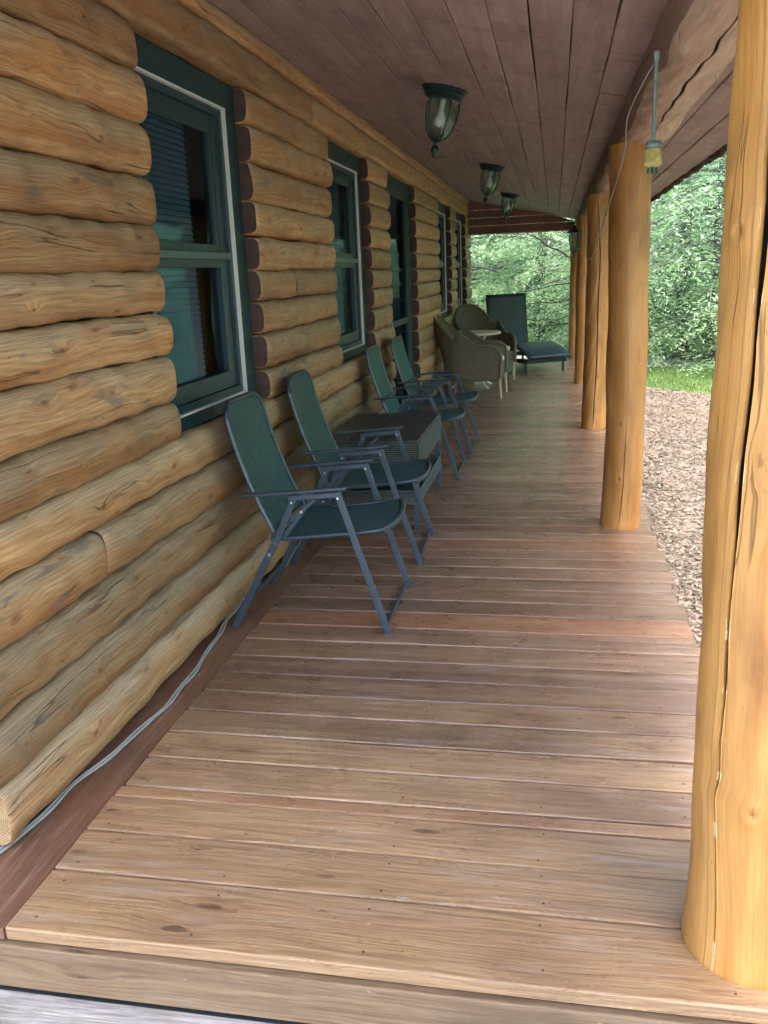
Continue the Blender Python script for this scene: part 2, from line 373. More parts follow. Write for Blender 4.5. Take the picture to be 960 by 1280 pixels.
# ------------------------------------------------------------------ log cabin
XW = -1.515
def log_piece(mb, y0, y1, z0, z1, seed, prot=.098, capmat=1, cap0=True, cap1=True, x0=XW, rnd_end=True):
    r = random.Random(seed); L = y1 - y0; n = max(6, int(L / .035)); m = 22
    rad = wav(seed, .0025, (2.1, 5.3, 11)); rad2 = wav(seed + 5, .0045, (1.3, 3.7, 8)); zz = wav(seed + 9, .0028, (1.1, 2.9, 6)); lump = wav(seed + 3, .0035, (17, 29, 41))
    zc = (z0 + z1) / 2; hz = (z1 - z0) / 2 + .0005
    ro = r.random(); uo = r.uniform(0, 60); vo = r.uniform(0, 60)
    ys = [y0 + L * i / n for i in range(n + 1)]
    if rnd_end: ys = sorted(set([y0, y0 + .006, y0 + .018, y0 + .04] + [y for y in ys if y0 + .05 < y < y1 - .05] + [y1 - .04, y1 - .018, y1 - .006, y1]))
    knots = [(r.uniform(y0, y1), r.uniform(-1.1, 1.1), r.uniform(.003, .009)) for _ in range(int(L * 2.2) + 1)]
    P = []; U = []; D = []
    for y in ys:
        e = min(y - y0, y1 - y); k = 1.0
        if rnd_end and e < .03: k = .91 + .09 * math.sqrt(max(0, 1 - (1 - e / .03) ** 2))
        row = []; ur = []; dr = []
        for j in range(m):
            a = -PI + 2 * PI * j / m
            ca, sa = math.cos(a), math.sin(a)
            px = (prot + rad2(y)) * math.copysign(abs(ca) ** .40, ca) if ca > 0 else .05 * ca
            pz = (hz + rad(y)) * math.copysign(abs(sa) ** .70, sa)
            bump = lump(y + a * .07) if ca > 0 else 0
            for ky, ka, kh in knots:
                d2 = ((y - ky) / .03) ** 2 + ((a - ka) * .09 / .03) ** 2
                if d2 < 6: bump += kh * math.exp(-d2)
            px = (px + bump * ca) * k; pz = (pz + bump * sa) * k
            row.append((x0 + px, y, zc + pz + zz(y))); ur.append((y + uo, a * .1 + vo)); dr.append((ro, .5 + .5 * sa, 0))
        P.append(row); U.append(ur); D.append(dr)
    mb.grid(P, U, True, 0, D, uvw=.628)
    for row, rev, on in ((P[0], False, cap0), (P[-1], True, cap1)):
        if on:
            F = list(range(m)); F = F if rev else F[::-1]
            c = (x0 + .02, row[0][1], zc)
            idx = list(range(m))
            V = list(row) + [c]; FF = [[m, (i + 1) % m, i] if not rev else [m, i, (i + 1) % m] for i in range(m)]
            mb.add(V, FF, [(p[0] - x0 - .01, p[2] - zc) for p in V], 2 if (not rev and y0 < 2) else capmat, (ro, .5, 0))

OPEN = [(3.14, 4.33, .905, 2.385, 'w'), (5.88, 7.17, .905, 2.385, 'w'), (7.98, 9.58, -.02, 2.385, 'd'), (11.45, 12.86, .905, 2.385, 'w'), (13.52, 15.02, .905, 2.385, 'w')]
JZ = [.022, .20, .375, .557, .737, .897, 1.055, 1.235, 1.397, 1.547, 1.71, 1.875, 2.055, 2.225, 2.392, 2.565]
YEND = 15.93
cabin = thing('log_cabin', 'log cabin with round honey coloured wall logs, dark green windows and a covered porch', 'house', (XW, 8.9, 0))
def child(o, p):            # parent a world-space mesh to a thing standing elsewhere
    o.parent = p; o.matrix_parent_inverse = Matrix.Translation(-Vector(p.location)) if p.rotation_euler.z == 0 else p.matrix_basis.inverted(); return o
wall = MB(); rj = random.Random(5)
BUTT = {3: [2.52], 8: [4.95], 14: [5.55, 10.4], 0: [8.9], 1: [6.4], 2: [9.7], 4: [7.6], 9: [13.2], 6: [10.4]}
for i in range(len(JZ) - 1):
    z0, z1 = JZ[i], JZ[i + 1]; zc = (z0 + z1) / 2
    y0 = 1.78 + rj.uniform(-.03, .02) ; segs = [[y0 if i else 1.845, YEND + rj.uniform(-.02, .03)]]
    for (a, b, c, d, k) in OPEN:
        if c < zc < d:
            ns = []
            for s0, s1 in segs:
                if s0 < a < s1: ns += [[s0, a + .03 + .035 * (2.4 - zc) / 1.5 + rj.uniform(-.008, .008)], [b + rj.uniform(-.004, .012), s1]]
                else: ns.append([s0, s1])
            segs = ns
    for bj in BUTT.get(i, []):
        ns = []
        for s0, s1 in segs:
            if s0 + .3 < bj < s1 - .3: ns += [[s0, bj], [bj + .006, s1]]
            else: ns.append([s0, s1])
        segs = ns
    for s0, s1 in segs:
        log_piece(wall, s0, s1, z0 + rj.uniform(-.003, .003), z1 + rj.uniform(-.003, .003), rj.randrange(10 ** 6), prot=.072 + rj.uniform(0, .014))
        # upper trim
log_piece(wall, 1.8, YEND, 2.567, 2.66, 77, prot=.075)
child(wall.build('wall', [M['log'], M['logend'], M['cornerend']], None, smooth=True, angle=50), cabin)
# dark joint layer behind the logs, with openings, and rest of the shell
bk = MB(); ys = [1.98] + [q for o in OPEN for q in (o[0], o[1])] + [YEND - .05]
for k in range(0, len(ys), 2): bk.box((XW - .06, ys[k], .0), (XW - .003, ys[k + 1], 2.64))
for (a, b, c, d, k) in OPEN:
    if c > 0: bk.box((XW - .06, a, .0), (XW - .003, b, c - .012))
    bk.box((XW - .06, a, d + .012), (XW - .003, b, 2.64))
child(bk.build('joint_filling', M['chink']), cabin)
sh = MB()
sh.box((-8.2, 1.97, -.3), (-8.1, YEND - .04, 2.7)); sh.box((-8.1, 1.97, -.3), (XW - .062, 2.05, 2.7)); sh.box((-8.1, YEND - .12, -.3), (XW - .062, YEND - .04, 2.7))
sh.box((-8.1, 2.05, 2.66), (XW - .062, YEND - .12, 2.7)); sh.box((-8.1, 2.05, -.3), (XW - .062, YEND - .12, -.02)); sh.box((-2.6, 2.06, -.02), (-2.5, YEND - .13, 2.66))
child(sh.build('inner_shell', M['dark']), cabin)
cl = MB()   # log ends at the near and far corners
for i in range(0, 15):
    z0, z1 = JZ[i], JZ[i + 1]
    for (yy, sgn) in ((1.86, -1), (YEND + .10, 1)):
        if sgn == 1 and i % 2 == 0: continue
        if sgn == -1: continue
        rr = (z1 - z0) / 2 * 1.02; zc = (z0 + z1) / 2 + .08
        P = []; U = []
        for k in range(14):
            x = -8.2 + k * (6.74 / 13)
            P.append([(x, yy + rr * math.cos(a), zc + rr * math.sin(a)) for a in [2 * PI * j / 16 for j in range(16)]]); U.append([(x, .4 * j / 16) for j in range(16)])
        cl.grid(P, U, True, 0, (.5, .5, 0), uvw=.4); V = P[-1] + [(P[-1][0][0] + .004, yy, zc)]
        cl.add(V, [[16, j, (j + 1) % 16] for j in range(16)], [(p[1], p[2]) for p in V], 1)
child(cl.build('corner_log', [M['log'], M['posttop']], None, smooth=True, angle=50), cabin)

def window(a, b, c, d, door=False):
    y0, y1 = a + .004, b - .004; xo = XW + .006     # face of the outer casing
    w = MB(); cw = .155; cl_ = .06
    w.box((XW - .055, y0, d - .115), (xo, y1, d), grain=1)                       # head
    w.box((XW - .055, y0, c), (xo, y0 + cl_, d - .1155)); w.box((XW - .055, y1 - cw, c), (xo, y1, d - .1155))
    if not door: w.box((XW - .055, y0 + cl_, c), (xo, y1 - cw, c + .06), grain=1)
    fr = child(w.build('window' if not door else 'door', M['green'], None, bevel=.004), cabin)
    yi0, yi1, zi0, zi1 = y0 + cl_, y1 - cw, c + (.0605 if not door else 0), d - .1155
    def ring(mb, y0, y1, z0, z1, w, x0, x1, wb=None):
        wb = wb or w
        mb.box((x0, y0, z0), (x1, y0 + w, z1)); mb.box((x0, y1 - w, z0), (x1, y1, z1))
        mb.box((x0, y0 + w, z1 - w), (x1, y1 - w, z1)); mb.box((x0, y0 + w, z0), (x1, y1 - w, z0 + wb))
    def sub(mb, nm, mat, bev=.002):
        o = child(mb.build(nm, mat, None, bevel=bev), cabin); o.parent = fr; o.matrix_parent_inverse = Matrix.Identity(4); return o
    if not door:
        q = MB(); ring(q, yi0, yi1, zi0, zi1, .009, XW - .01, XW + .014); sub(q, 'white_stop', M['white'], .001)
        yi0 += .0092; yi1 -= .0092; zi0 += .0092; zi1 -= .0092
        q = MB(); ring(q, yi0, yi1, zi0, zi1, .032, XW - .05, XW - .004); sub(q, 'outer_sash', M['sash'])
        mid = zi0 + (zi1 - zi0) * .495
        q = MB(); ring(q, yi0 + .034, yi1 - .10, mid + .02, zi1 - .075, .035, XW - .056, XW - .026); ring(q, yi0 + .034, yi1 - .10, zi0 + .034, mid - .012, .035, XW - .05, XW - .016, .075)
        q.box((XW - .058, yi1 - .0995, zi0 + .0325), (XW - .02, yi1 - .033, zi1 - .033)); q.box((XW - .0575, yi0 + .034, zi1 - .0745), (XW - .024, yi1 - .1, zi1 - .0335)); sub(q, 'inner_sash', M['sash'])
        q = MB(); q.box((XW - .03, yi0 + .0325, mid - .0115), (XW - .001, yi1 - .0325, mid + .0195)); sub(q, 'meeting_rail', plain('rail_paint', (.06, .12, .14), .4))
        q = MB(); q.box((XW - .046, yi0 + .03, zi0 + .03), (XW - .042, yi1 - .03, zi1 - .03)); sub(q, 'pane', M['pane'], 0)
        q = MB(); z = zi0 + .03; k = 0
        while z < zi1 - .02:
            R = Matrix.Rotation(math.radians(64), 3, 'Y')
            q.box((XW - .074 - .0125, yi0 - .02, z - .0006), (XW - .074 + .0125, yi1 - .30, z + .0006), R); z += .0245
        sub(q, 'blind', M['blind'], 0)
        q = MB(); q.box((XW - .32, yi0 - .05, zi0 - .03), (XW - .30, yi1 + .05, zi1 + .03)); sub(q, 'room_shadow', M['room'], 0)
    else:
        q = MB(); ring(q, yi0, yi1, zi0 + .02, zi1, .05, XW - .05, XW - .005, .2); q.box((XW - .05, yi0 + .05, 1.0), (XW - .01, yi1 - .05, 1.06)); sub(q, 'storm_frame', M['sash'])
        q = MB(); q.box((XW - .032, yi0 + .05, .22), (XW - .028, yi1 - .05, zi1 - .05)); sub(q, 'pane', M['pane'], 0)
        q = MB(); q.box((XW - .14, yi0, .0), (XW - .10, yi1, zi1)); sub(q, 'inner_panel', M['green'], 0)
        q = MB(); q.tube([(XW - .005, yi0 + .1, 1.02), (XW + .035, yi0 + .1, 1.02), (XW + .035, yi0 + .1, 1.16), (XW - .005, yi0 + .1, 1.16)], .008, 8); sub(q, 'handle', M['rivet'], 0)
for (a, b, c, d, k) in OPEN: window(a, b, c, d, k == 'd')

# ------------------------------------------------------------------ porch roof (part of the cabin)
RC, RS = 2.343, -.21
def rz_(x): return RC + RS * x
ROOF0 = .3  # unseen near end drawn forward to keep sun off the deck front
ceil = MB(); xe = -.10
edges = [-1.6, -1.45, -1.30, -1.148, -.998, -.85, -.70, -.55, -.395, -.248, -.10, .05, .198, .345, .49, .667, .808, .962]
rc = random.Random(3)
for a, b in zip(edges[:-1], edges[1:]):
    cuts = [ROOF0]; y = ROOF0 + rc.uniform(1.5, 4)
    while y < 16: cuts.append(y); y += rc.uniform(2.6, 4.6)
    cuts.append(15.95)
    for c0, c1 in zip(cuts[:-1], cuts[1:]):
        dz = rc.uniform(-.0015, .0015); rd = rc.random(); uo, vo = rc.uniform(0, 40), rc.uniform(0, 40); g = .0022
        n = max(2, int((c1 - c0) / .15)); wv = wav(int(rd * 1e6), .0018, (2, 5)); P = []; U = []
        for k in range(n + 1):
            y = c0 + .0012 + (c1 - c0 - .0024) * k / n; w_ = wv(y)
            xs = [a + g + w_, a + g + w_, a + g + .004 + w_, b - g - .004 + w_, b - g + w_, b - g + w_]
            dzs = [.016, .003, 0, 0, .003, .016]
            P.append([(x, y, rz_(x) + dz + q) for x, q in zip(xs, dzs)]); U.append([(y + uo, x + vo) for x in xs])
        ceil.grid(P, U, False, 0, (rd, .5, 0))
porch_roof = child(ceil.build('porch_roof', M['ceiling'], None), cabin)
def psub(mb, nm, mat, smooth=False, bevel=0, angle=None):
    o = child(mb.build(nm, mat, None, smooth=smooth, bevel=bevel, angle=angle), cabin); o.parent = porch_roof; o.matrix_parent_inverse = Matrix.Identity(4); return o
rf = MB()
def slab(mb, x0, x1, y0, y1, c, s, th, mat=0):
    V = [(x0, y0, c + s * x0), (x1, y0, c + s * x1), (x1, y1, c + s * x1), (x0, y1, c + s * x0)]; V += [(p[0], p[1], p[2] + th) for p in V]
    mb.add(V, [(0, 3, 2, 1), (4, 5, 6, 7), (0, 1, 5, 4), (1, 2, 6, 5), (2, 3, 7, 6), (3, 0, 4, 7)], None, mat)
slab(rf, -1.7, .975, ROOF0, 16.1, RC + .018, RS, .09)
psub(rf, 'roof_deck', M['chink'])
rf = MB(); slab(rf, -4.9, 1.01, ROOF0 - .05, 16.3, RC + .115, RS, .05)
V = [(-4.9, ROOF0 - .05, RC + .115 + 1.03), (-4.9, 16.3, RC + .115 + 1.03), (-8.8, 16.3, 2.5), (-8.8, ROOF0 - .05, 2.5)]
rf.add(V + [(p[0], p[1], p[2] + .05) for p in V], [(0, 1, 2, 3), (7, 6, 5, 4), (0, 3, 7, 4), (1, 5, 6, 2), (2, 6, 7, 3), (0, 4, 5, 1)])
for y in (1.97, 15.9): rf.add([(-8.1, y, 2.66), (-1.52, y, 2.66), (-4.9, y, RC + .115 + 1.03)], [(0, 1, 2)])
psub(rf, 'roofing_sheet', M['roof'])
# rough bark-edged fascia along the eave
fb = MB(); w1 = wav(31, .011, (3, 7, 13, 23)); w2 = wav(32, .012, (2.3, 6, 17, 31)); P = []; U = []; n = 420
for k in range(n + 1):
    y = ROOF0 + 15.7 * k / n; zt = rz_(.97) + .10
    P.append([(.953 + w1(y) * .5, y, rz_(.955) - .001), (.957 + w1(y), y, rz_(.96) - .012 + w2(y)), (.975 + w1(y), y, rz_(.97) - .022 + w2(y)), (.995, y, rz_(.98) - .012 + w2(y)), (1.0, y, zt), (.965, y, zt)])
    U.append([(y, .03 * j) for j in range(6)])
fb.grid(P, U, True, 0, (.5, .5, 0), uvw=.03, flip=True); psub(fb, 'fascia', M['bark'])
# log beam on the posts
def log_beam():
    mb = MB(); n = 620; m = 150; cx, cz = .462, 2.243
    BO = OFFS(m, True)
    fr = wav(41, .010, (1.1, 2.7, 6, 9)); lump = wav(42, .003, (13, 22, 37)); edge = wav(43, .08, (2.5, 5, 9)); crk = wav(44, .05, (2.2, 5, 11, 19)); P = []; U = []; D = []
    for k in range(n + 1):
        y = .7 + 15.2 * k / n; row = []; ur = []; dr = []
        for j in range(m):
            ac = math.radians(268) + crk(y) + (.10 if y > 6.5 else 0) * 0
            a = (ac + BO[j]) % (2 * PI)
            R = .150 + fr(y) + lump(y + a)
            x = R * math.cos(a); z = R * math.sin(a)
            # hewn flats: inner face and underside
            inner = -.128 + .6 * fr(y)
            if x < inner: x = inner + (x - inner) * .25
            if z < -.132: z = -.132 + (z + .132) * .35
            dd = abs(BO[j]) * R; on = .5 + .5 * math.sin(y * 1.9 + 1.2)
            wv = .0075 * max(0, on - .05); crack = 0
            if dd < wv: qq = 1 - (dd / wv) ** 2; crack = min(1, 1.6 * qq); x *= 1 - .13 * qq; z *= 1 - .13 * qq
            side = max(0, min(1, (math.radians(222) + edge(y) - a) / .05)) if a > math.radians(120) else 0  # paints the inner face as shaded, the underside as lit
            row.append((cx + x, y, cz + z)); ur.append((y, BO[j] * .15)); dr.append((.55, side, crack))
        P.append(row); U.append(ur); D.append(dr)
    mb.grid(P, U, True, 0, D, uvw=.942)
    for row, rev in ((P[0], 0), (P[-1], 1)):
        V = list(row) + [(cx, row[0][1], cz)]; mb.add(V, [[m, j, (j + 1) % m] if rev else [m, (j + 1) % m, j] for j in range(m)], [(p[0], p[2]) for p in V], 1)
    return mb
psub(log_beam(), 'beam', [M['beam'], M['posttop']], smooth=True, angle=60)
# far gable boards
gb = MB(); yb = 15.5
bz = [2.098, 2.225, 2.353, 2.48, 2.60, 2.70]
for a, b in zip(bz[:-1], bz[1:]):
    xr = lambda z: min(.315, (RC - .003 - z) / .21)
    b2 = b - .003; x1a, x1b = xr(a), xr(b2)
    if x1b < -1.45: b2 = RC + .21 * 1.44; x1b = -1.44
    V = [(-1.475, yb, a), (x1a, yb, a), (x1b, yb, b2), (-1.475, yb, b2)]; V += [(p[0], p[1] + .03, p[2]) for p in V]
    gb.add(V, [(0, 1, 2, 3), (7, 6, 5, 4), (0, 4, 5, 1), (1, 5, 6, 2), (2, 6, 7, 3), (3, 7, 4, 0)], [(p[0] + a * 30, p[2]) for p in V], 0, (rc.random(), .5, 0))
psub(gb, 'gable_board', M['gable'])
gb = MB(); gb.box((-1.475, yb - .006, 2.082), (.31, yb + .04, 2.096), grain=0); psub(gb, 'gable_trim', M['beam'])

# ------------------------------------------------------------------ posts
def post(x, y, r0, seed, label, cracks=(), n=200, m=96, taper=.06, z1=2.118, knots=12):
    mb = MB(); r = random.Random(seed); P = []; U = []; D = []
    w1 = wav(seed, .004, (2, 5, 9)); w2 = wav(seed + 1, .006, (1.3, 3)); w3 = wav(seed + 2, .006, (1.5, 2.7)); lump = wav(seed + 3, .0022, (9, 17, 31))
    kn = [(r.uniform(.1, 2.0), r.uniform(0, 2 * PI), r.uniform(.004, .010)) for _ in range(knots)]
    hp = r.uniform(0, 6); uo, vo = r.uniform(0, 40), r.uniform(0, 40)
    for k in range(n + 1):
        z = z1 * k / n; row = []; ur = []; dr = []; flare = .012 * math.exp(-z / .09)
        if z < .012: flare -= .004 * (1 - z / .012)
        offs = OFFS(m, bool(cracks)); pc = cracks[0][2](z) if cracks else 0
        for j in range(m):
            a = pc + offs[j]; kc_ = 0; gg = .5; R = r0 * (1 - taper * z / 2) + w1(z) + flare * .5 + .004 * math.sin(2 * a + hp) + .002 * math.sin(3 * a + 1.3 * hp + z) + lump(z + .5 * math.sin(a + hp))
            for kz, ka, kh in kn:
                da = (a - ka + PI) % (2 * PI) - PI; d2 = ((z - kz) / .035) ** 2 + (da * r0 / .03) ** 2
                if d2 < 8: R += kh * (math.exp(-d2) - 1.1 * math.exp(-d2 * 7)); kc_ = max(kc_, .55 * math.exp(-d2 * 5.5 * (1 + .4 * math.sin(da * 90 + z * 70))))
            cr = kc_
            for (za, zb, path, wd) in cracks:
                if za < z < zb:
                    da = abs((a - path(z) + PI) % (2 * PI) - PI) * r0; tp = min(1, (z - za) / .15, (zb - z) / .15) if zb < z1 - .01 else min(1, (z - za) / .15)
                    hw = (wd(z) if callable(wd) else wd) * tp * (1 + .2 * math.sin(z * 13) + .08 * math.sin(z * 31))
                    if da < hw: qq = 1 - (da / max(hw, 1e-5)) ** 2; R -= .020 * qq; cr = max(cr, min(1, 1.7 * qq))
                    elif da < hw + .0018:
                        R += .0012
                        if math.sin(z * 17 + 1) + math.sin(z * 41) + .6 * math.sin(z * 97) > 1.15 and callable(wd): gg = 1.0
            row.append((x + w2(z) + R * math.cos(a), y + w3(z) + R * math.sin(a), z)); ur.append((z + uo, offs[j] * r0 + vo)); dr.append((.62 if y < 3 else .22, gg, cr))
        P.append(row); U.append(ur); D.append(dr)
    mb.grid(P, U, True, 0, D, uvw=2 * PI * r0, flip=False)
    V = list(P[-1]) + [(x, y, z1)]; mb.add(V, [[m, j, (j + 1) % m] for j in range(m)], [(p[0], p[1]) for p in V], 1)
    o = mb.build('porch_post', [M['post'], M['posttop']], None, smooth=True, angle=70)
    o.data.transform(Matrix.Translation((-x, -y, 0))); o.location = (x, y, 0)
    return tag(o, label, 'post', 'log posts along the porch edge')
def cp(pts):
    zs = [p[0] for p in pts]; aa = [math.radians(p[1]) for p in pts]
    return lambda z: float(np.interp(z, zs, aa))
post(.452, 1.795, .150, 21, 'nearest and thickest log post, split by a long dark crack from top to bottom', cracks=[
    (.0, 3, cp([(0, 227), (.15, 225), (.3, 221), (.42, 217), (.47, 221), (.55, 220), (.7, 222), (.85, 223), (1.0, 225), (1.15, 226), (1.3, 228), (1.6, 229), (1.8, 227), (2.2, 226)]), lambda z: .0022 + .0048 * min(1, max(0, z - .45) / .9))], n=420, m=270, taper=.06, knots=16)
post(.398, 5.19, .114, 14, 'log post with a yellow jar hanging in front of its top', cracks=[(.04, .62, cp([(0, 262), (.3, 268), (.7, 270)]), .0018)], n=220, m=170)
post(.383, 8.56, .116, 16, 'log post with a narrow dark crack, third from the front', cracks=[(.03, 2.1, cp([(0, 266), (.6, 274), (1.1, 270), (1.6, 276), (2.1, 262)]), .0045)], n=200, m=140)
post(.376, 11.98, .112, 30, 'log post beside the hanging black lantern, fourth from the front', n=120, m=64)
post(.345, 15.33, .105, 38, 'farthest log post at the end of the deck', n=100, m=48)

# ------------------------------------------------------------------ deck
deck = MB(); rd = random.Random(9); be = [1.578, 1.807, 1.979, 2.149, 2.207, 2.375, 2.541, 2.701, 2.859, 3.021, 3.178, 3.349, 3.52, 3.70]
while be[-1] < 15.4: be.append(be[-1] + rd.choice([.14, .15, .165, .165, .17, .185]))
be[-1] = 15.54
for i, (a, b) in enumerate(zip(be[:-1], be[1:])):
    xl = -1.303 + rd.uniform(-.004, .003); xr = .575 + rd.uniform(-.012, .016) if i else .62
    cuts = [xl, xr]
    rnd = rd.random(); uo, vo = rd.uniform(0, 50), rd.uniform(0, 50); org = .4 if i == 12 else (.2 if i in (3, 19) else 0)
    g = .0030 + rd.uniform(0, .0028); tilt = rd.uniform(-.0012, .0012); wv = wav(100 + i, .0014, (2, 4.5)); wz = wav(200 + i, .0012, (1.5, 3)); n = 40
    prof = [(0, -.034), (0, -.004), (.0012, -.0014), (.004, 0), (.25, .0004), (.5, .0), (.75, .0004), (-.004, 0), (-.0012, -.0014), (0, -.004), (0, -.034)]
    P = []; U = []; W = b - a - 2 * g
    for k in range(n + 1):
        x = xl + (xr - xl) * k / n; row = []; ur = []
        for q, (f, dz) in enumerate(prof):
            if f in (.25, .5, .75): yy = a + g + W * f
            elif q < 5: yy = a + g + f
            else: yy = b - g + f
            row.append((x, yy + wv(x), dz + wz(x) + tilt * (1 if q > 5 else -1))); ur.append((x + uo, yy - a + vo - (.034 if q == 0 else 0) + (.034 if q == 10 else 0)))
        P.append(row); U.append(ur)
    deck.grid(P, U, False, 0, (rnd, float(np.interp(a, [1.5, 2.2, 3.4, 5.5, 16], [.9, .65, .35, .15, .2])), org), flip=True)  # front boards bleached; further in, porch shade is put into the colour too
    for row, rev in ((P[0], 1), (P[-1], 0)): deck.add(row, [list(range(11)) if not rev else list(range(11))[::-1]], [(p[1], p[2]) for p in row], 0, (rnd * .6, .5, 0))
for i, (a, b) in enumerate(zip(be[:-1], be[1:])):
    if a < 8 and b - a > .1:
        for jx in (-1.24, -.83, -.42, -.02, .38):
            for q in (.2, .8):
                x, y = jx + rd.uniform(-.012, .012), a + (b - a) * q + rd.uniform(-.008, .008)
                deck.add([(x + .0034 * math.cos(2 * PI * k / 8), y + .0034 * math.sin(2 * PI * k / 8), .0021) for k in range(8)], [list(range(8))], None, 1)
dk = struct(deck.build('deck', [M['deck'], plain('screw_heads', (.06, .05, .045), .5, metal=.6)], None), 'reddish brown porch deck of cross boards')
sb = MB()
for a, b in ((1.578, 5.6), (5.604, 10.2), (10.204, 15.54)): sb.box((-1.53, a, -.034), (-1.3075, b, -.001), grain=1, data=(rd.random(), .5, 0))
sb.build('edge_board', M['sideboard'], dk, bevel=.003)
jb = MB(); jb.box((-1.56, 1.60, -.19), (.53, 15.5, -.045)); jb.build('joist_frame', M['chink'], dk)
rb = MB(); n = 60; P = []; U = []; w1 = wav(3, .0015, (2, 5)); 
rb.box((-1.62, 1.572, -.168), (.64, 1.598, -.0435), grain=0, data=(.5, .5, 0)); rb.build('riser_board', M['riser'], dk, bevel=.004)
rb = MB(); rb.box((.53, 1.6, -.19), (.556, 15.5, -.036), grain=1, data=(.4, .5, 0)); rb.build('rim_board', M['riser'], dk, bevel=.003)
st = MB()
for a, b in ((1.36, 1.567), (1.165, 1.354), (.97, 1.159), (.775, .964)):
    st.box((-2.3, a, -.205), (.9, b, -.170), grain=0, data=(rd.random(), .5, 0))
st_dummy = MB(); st_dummy.box((-2.25, 1.5575, -.30), (.85, 1.5995, -.188)); st_dummy.build('gap_shade_strip', M['chink'], dk)  # dark strip stands in for the shade in the gap under the riser
stp = struct(st.build('step', M['grey'], None, bevel=.005), 'weathered grey board step in front of the deck')
st = MB(); st.box((-2.25, .8, -.4), (.85, 1.60, -.207)); st.build('step_frame', M['chink'], stp)

# cord lying along the wall
pts = [(-1.64, 1.5, -.1), (-1.56, 1.66, .02), (-1.505, 1.80, .012), (-1.484, 1.92, .008), (-1.47, 2.08, .008), (-1.452, 2.2, .008), (-1.43, 2.335, .008), (-1.408, 2.5, .008), (-1.398, 2.66, .008), (-1.395, 2.82, .008), (-1.402, 3.0, .008), (-1.415, 3.19, .008), (-1.45, 3.42, .008), (-1.47, 3.6, .010),
       (-1.475, 3.8, .012), (-1.45, 4.05, .008), (-1.43, 4.3, .008), (-1.455, 4.7, .008), (-1.45, 5.3, .008)]
def smooth_pts(pts, k=6):
    pts = [Vector(p) for p in pts]; out = []
    for i in range(len(pts) - 1):
        p0, p1, p2, p3 = pts[max(i - 1, 0)], pts[i], pts[i + 1], pts[min(i + 2, len(pts) - 1)]
        for j in range(k):
            t = j / k; out.append(.5 * ((2 * p1) + (p2 - p0) * t + (2 * p0 - 5 * p1 + 4 * p2 - p3) * t * t + (3 * p1 - p0 - 3 * p2 + p3) * t ** 3))
    out.append(pts[-1]); return out
cd = MB(); sp = smooth_pts(pts); w1 = wav(8, .006, (9, 17))
cd.tube([p + Vector((w1(p.y), 0, 0)) for p in sp], .0045, 8); w2 = wav(9, .004, (13, 23)); cd.tube([p + Vector((.0105 + w1(p.y) + w2(p.y) * .6, 0, -.001)) for p in sp], .0045, 8)
tag(cd.build('extension_cord', M['cord'], None, smooth=True), 'pale grey twin extension cord lying on the deck against the bottom wall log', 'cord')

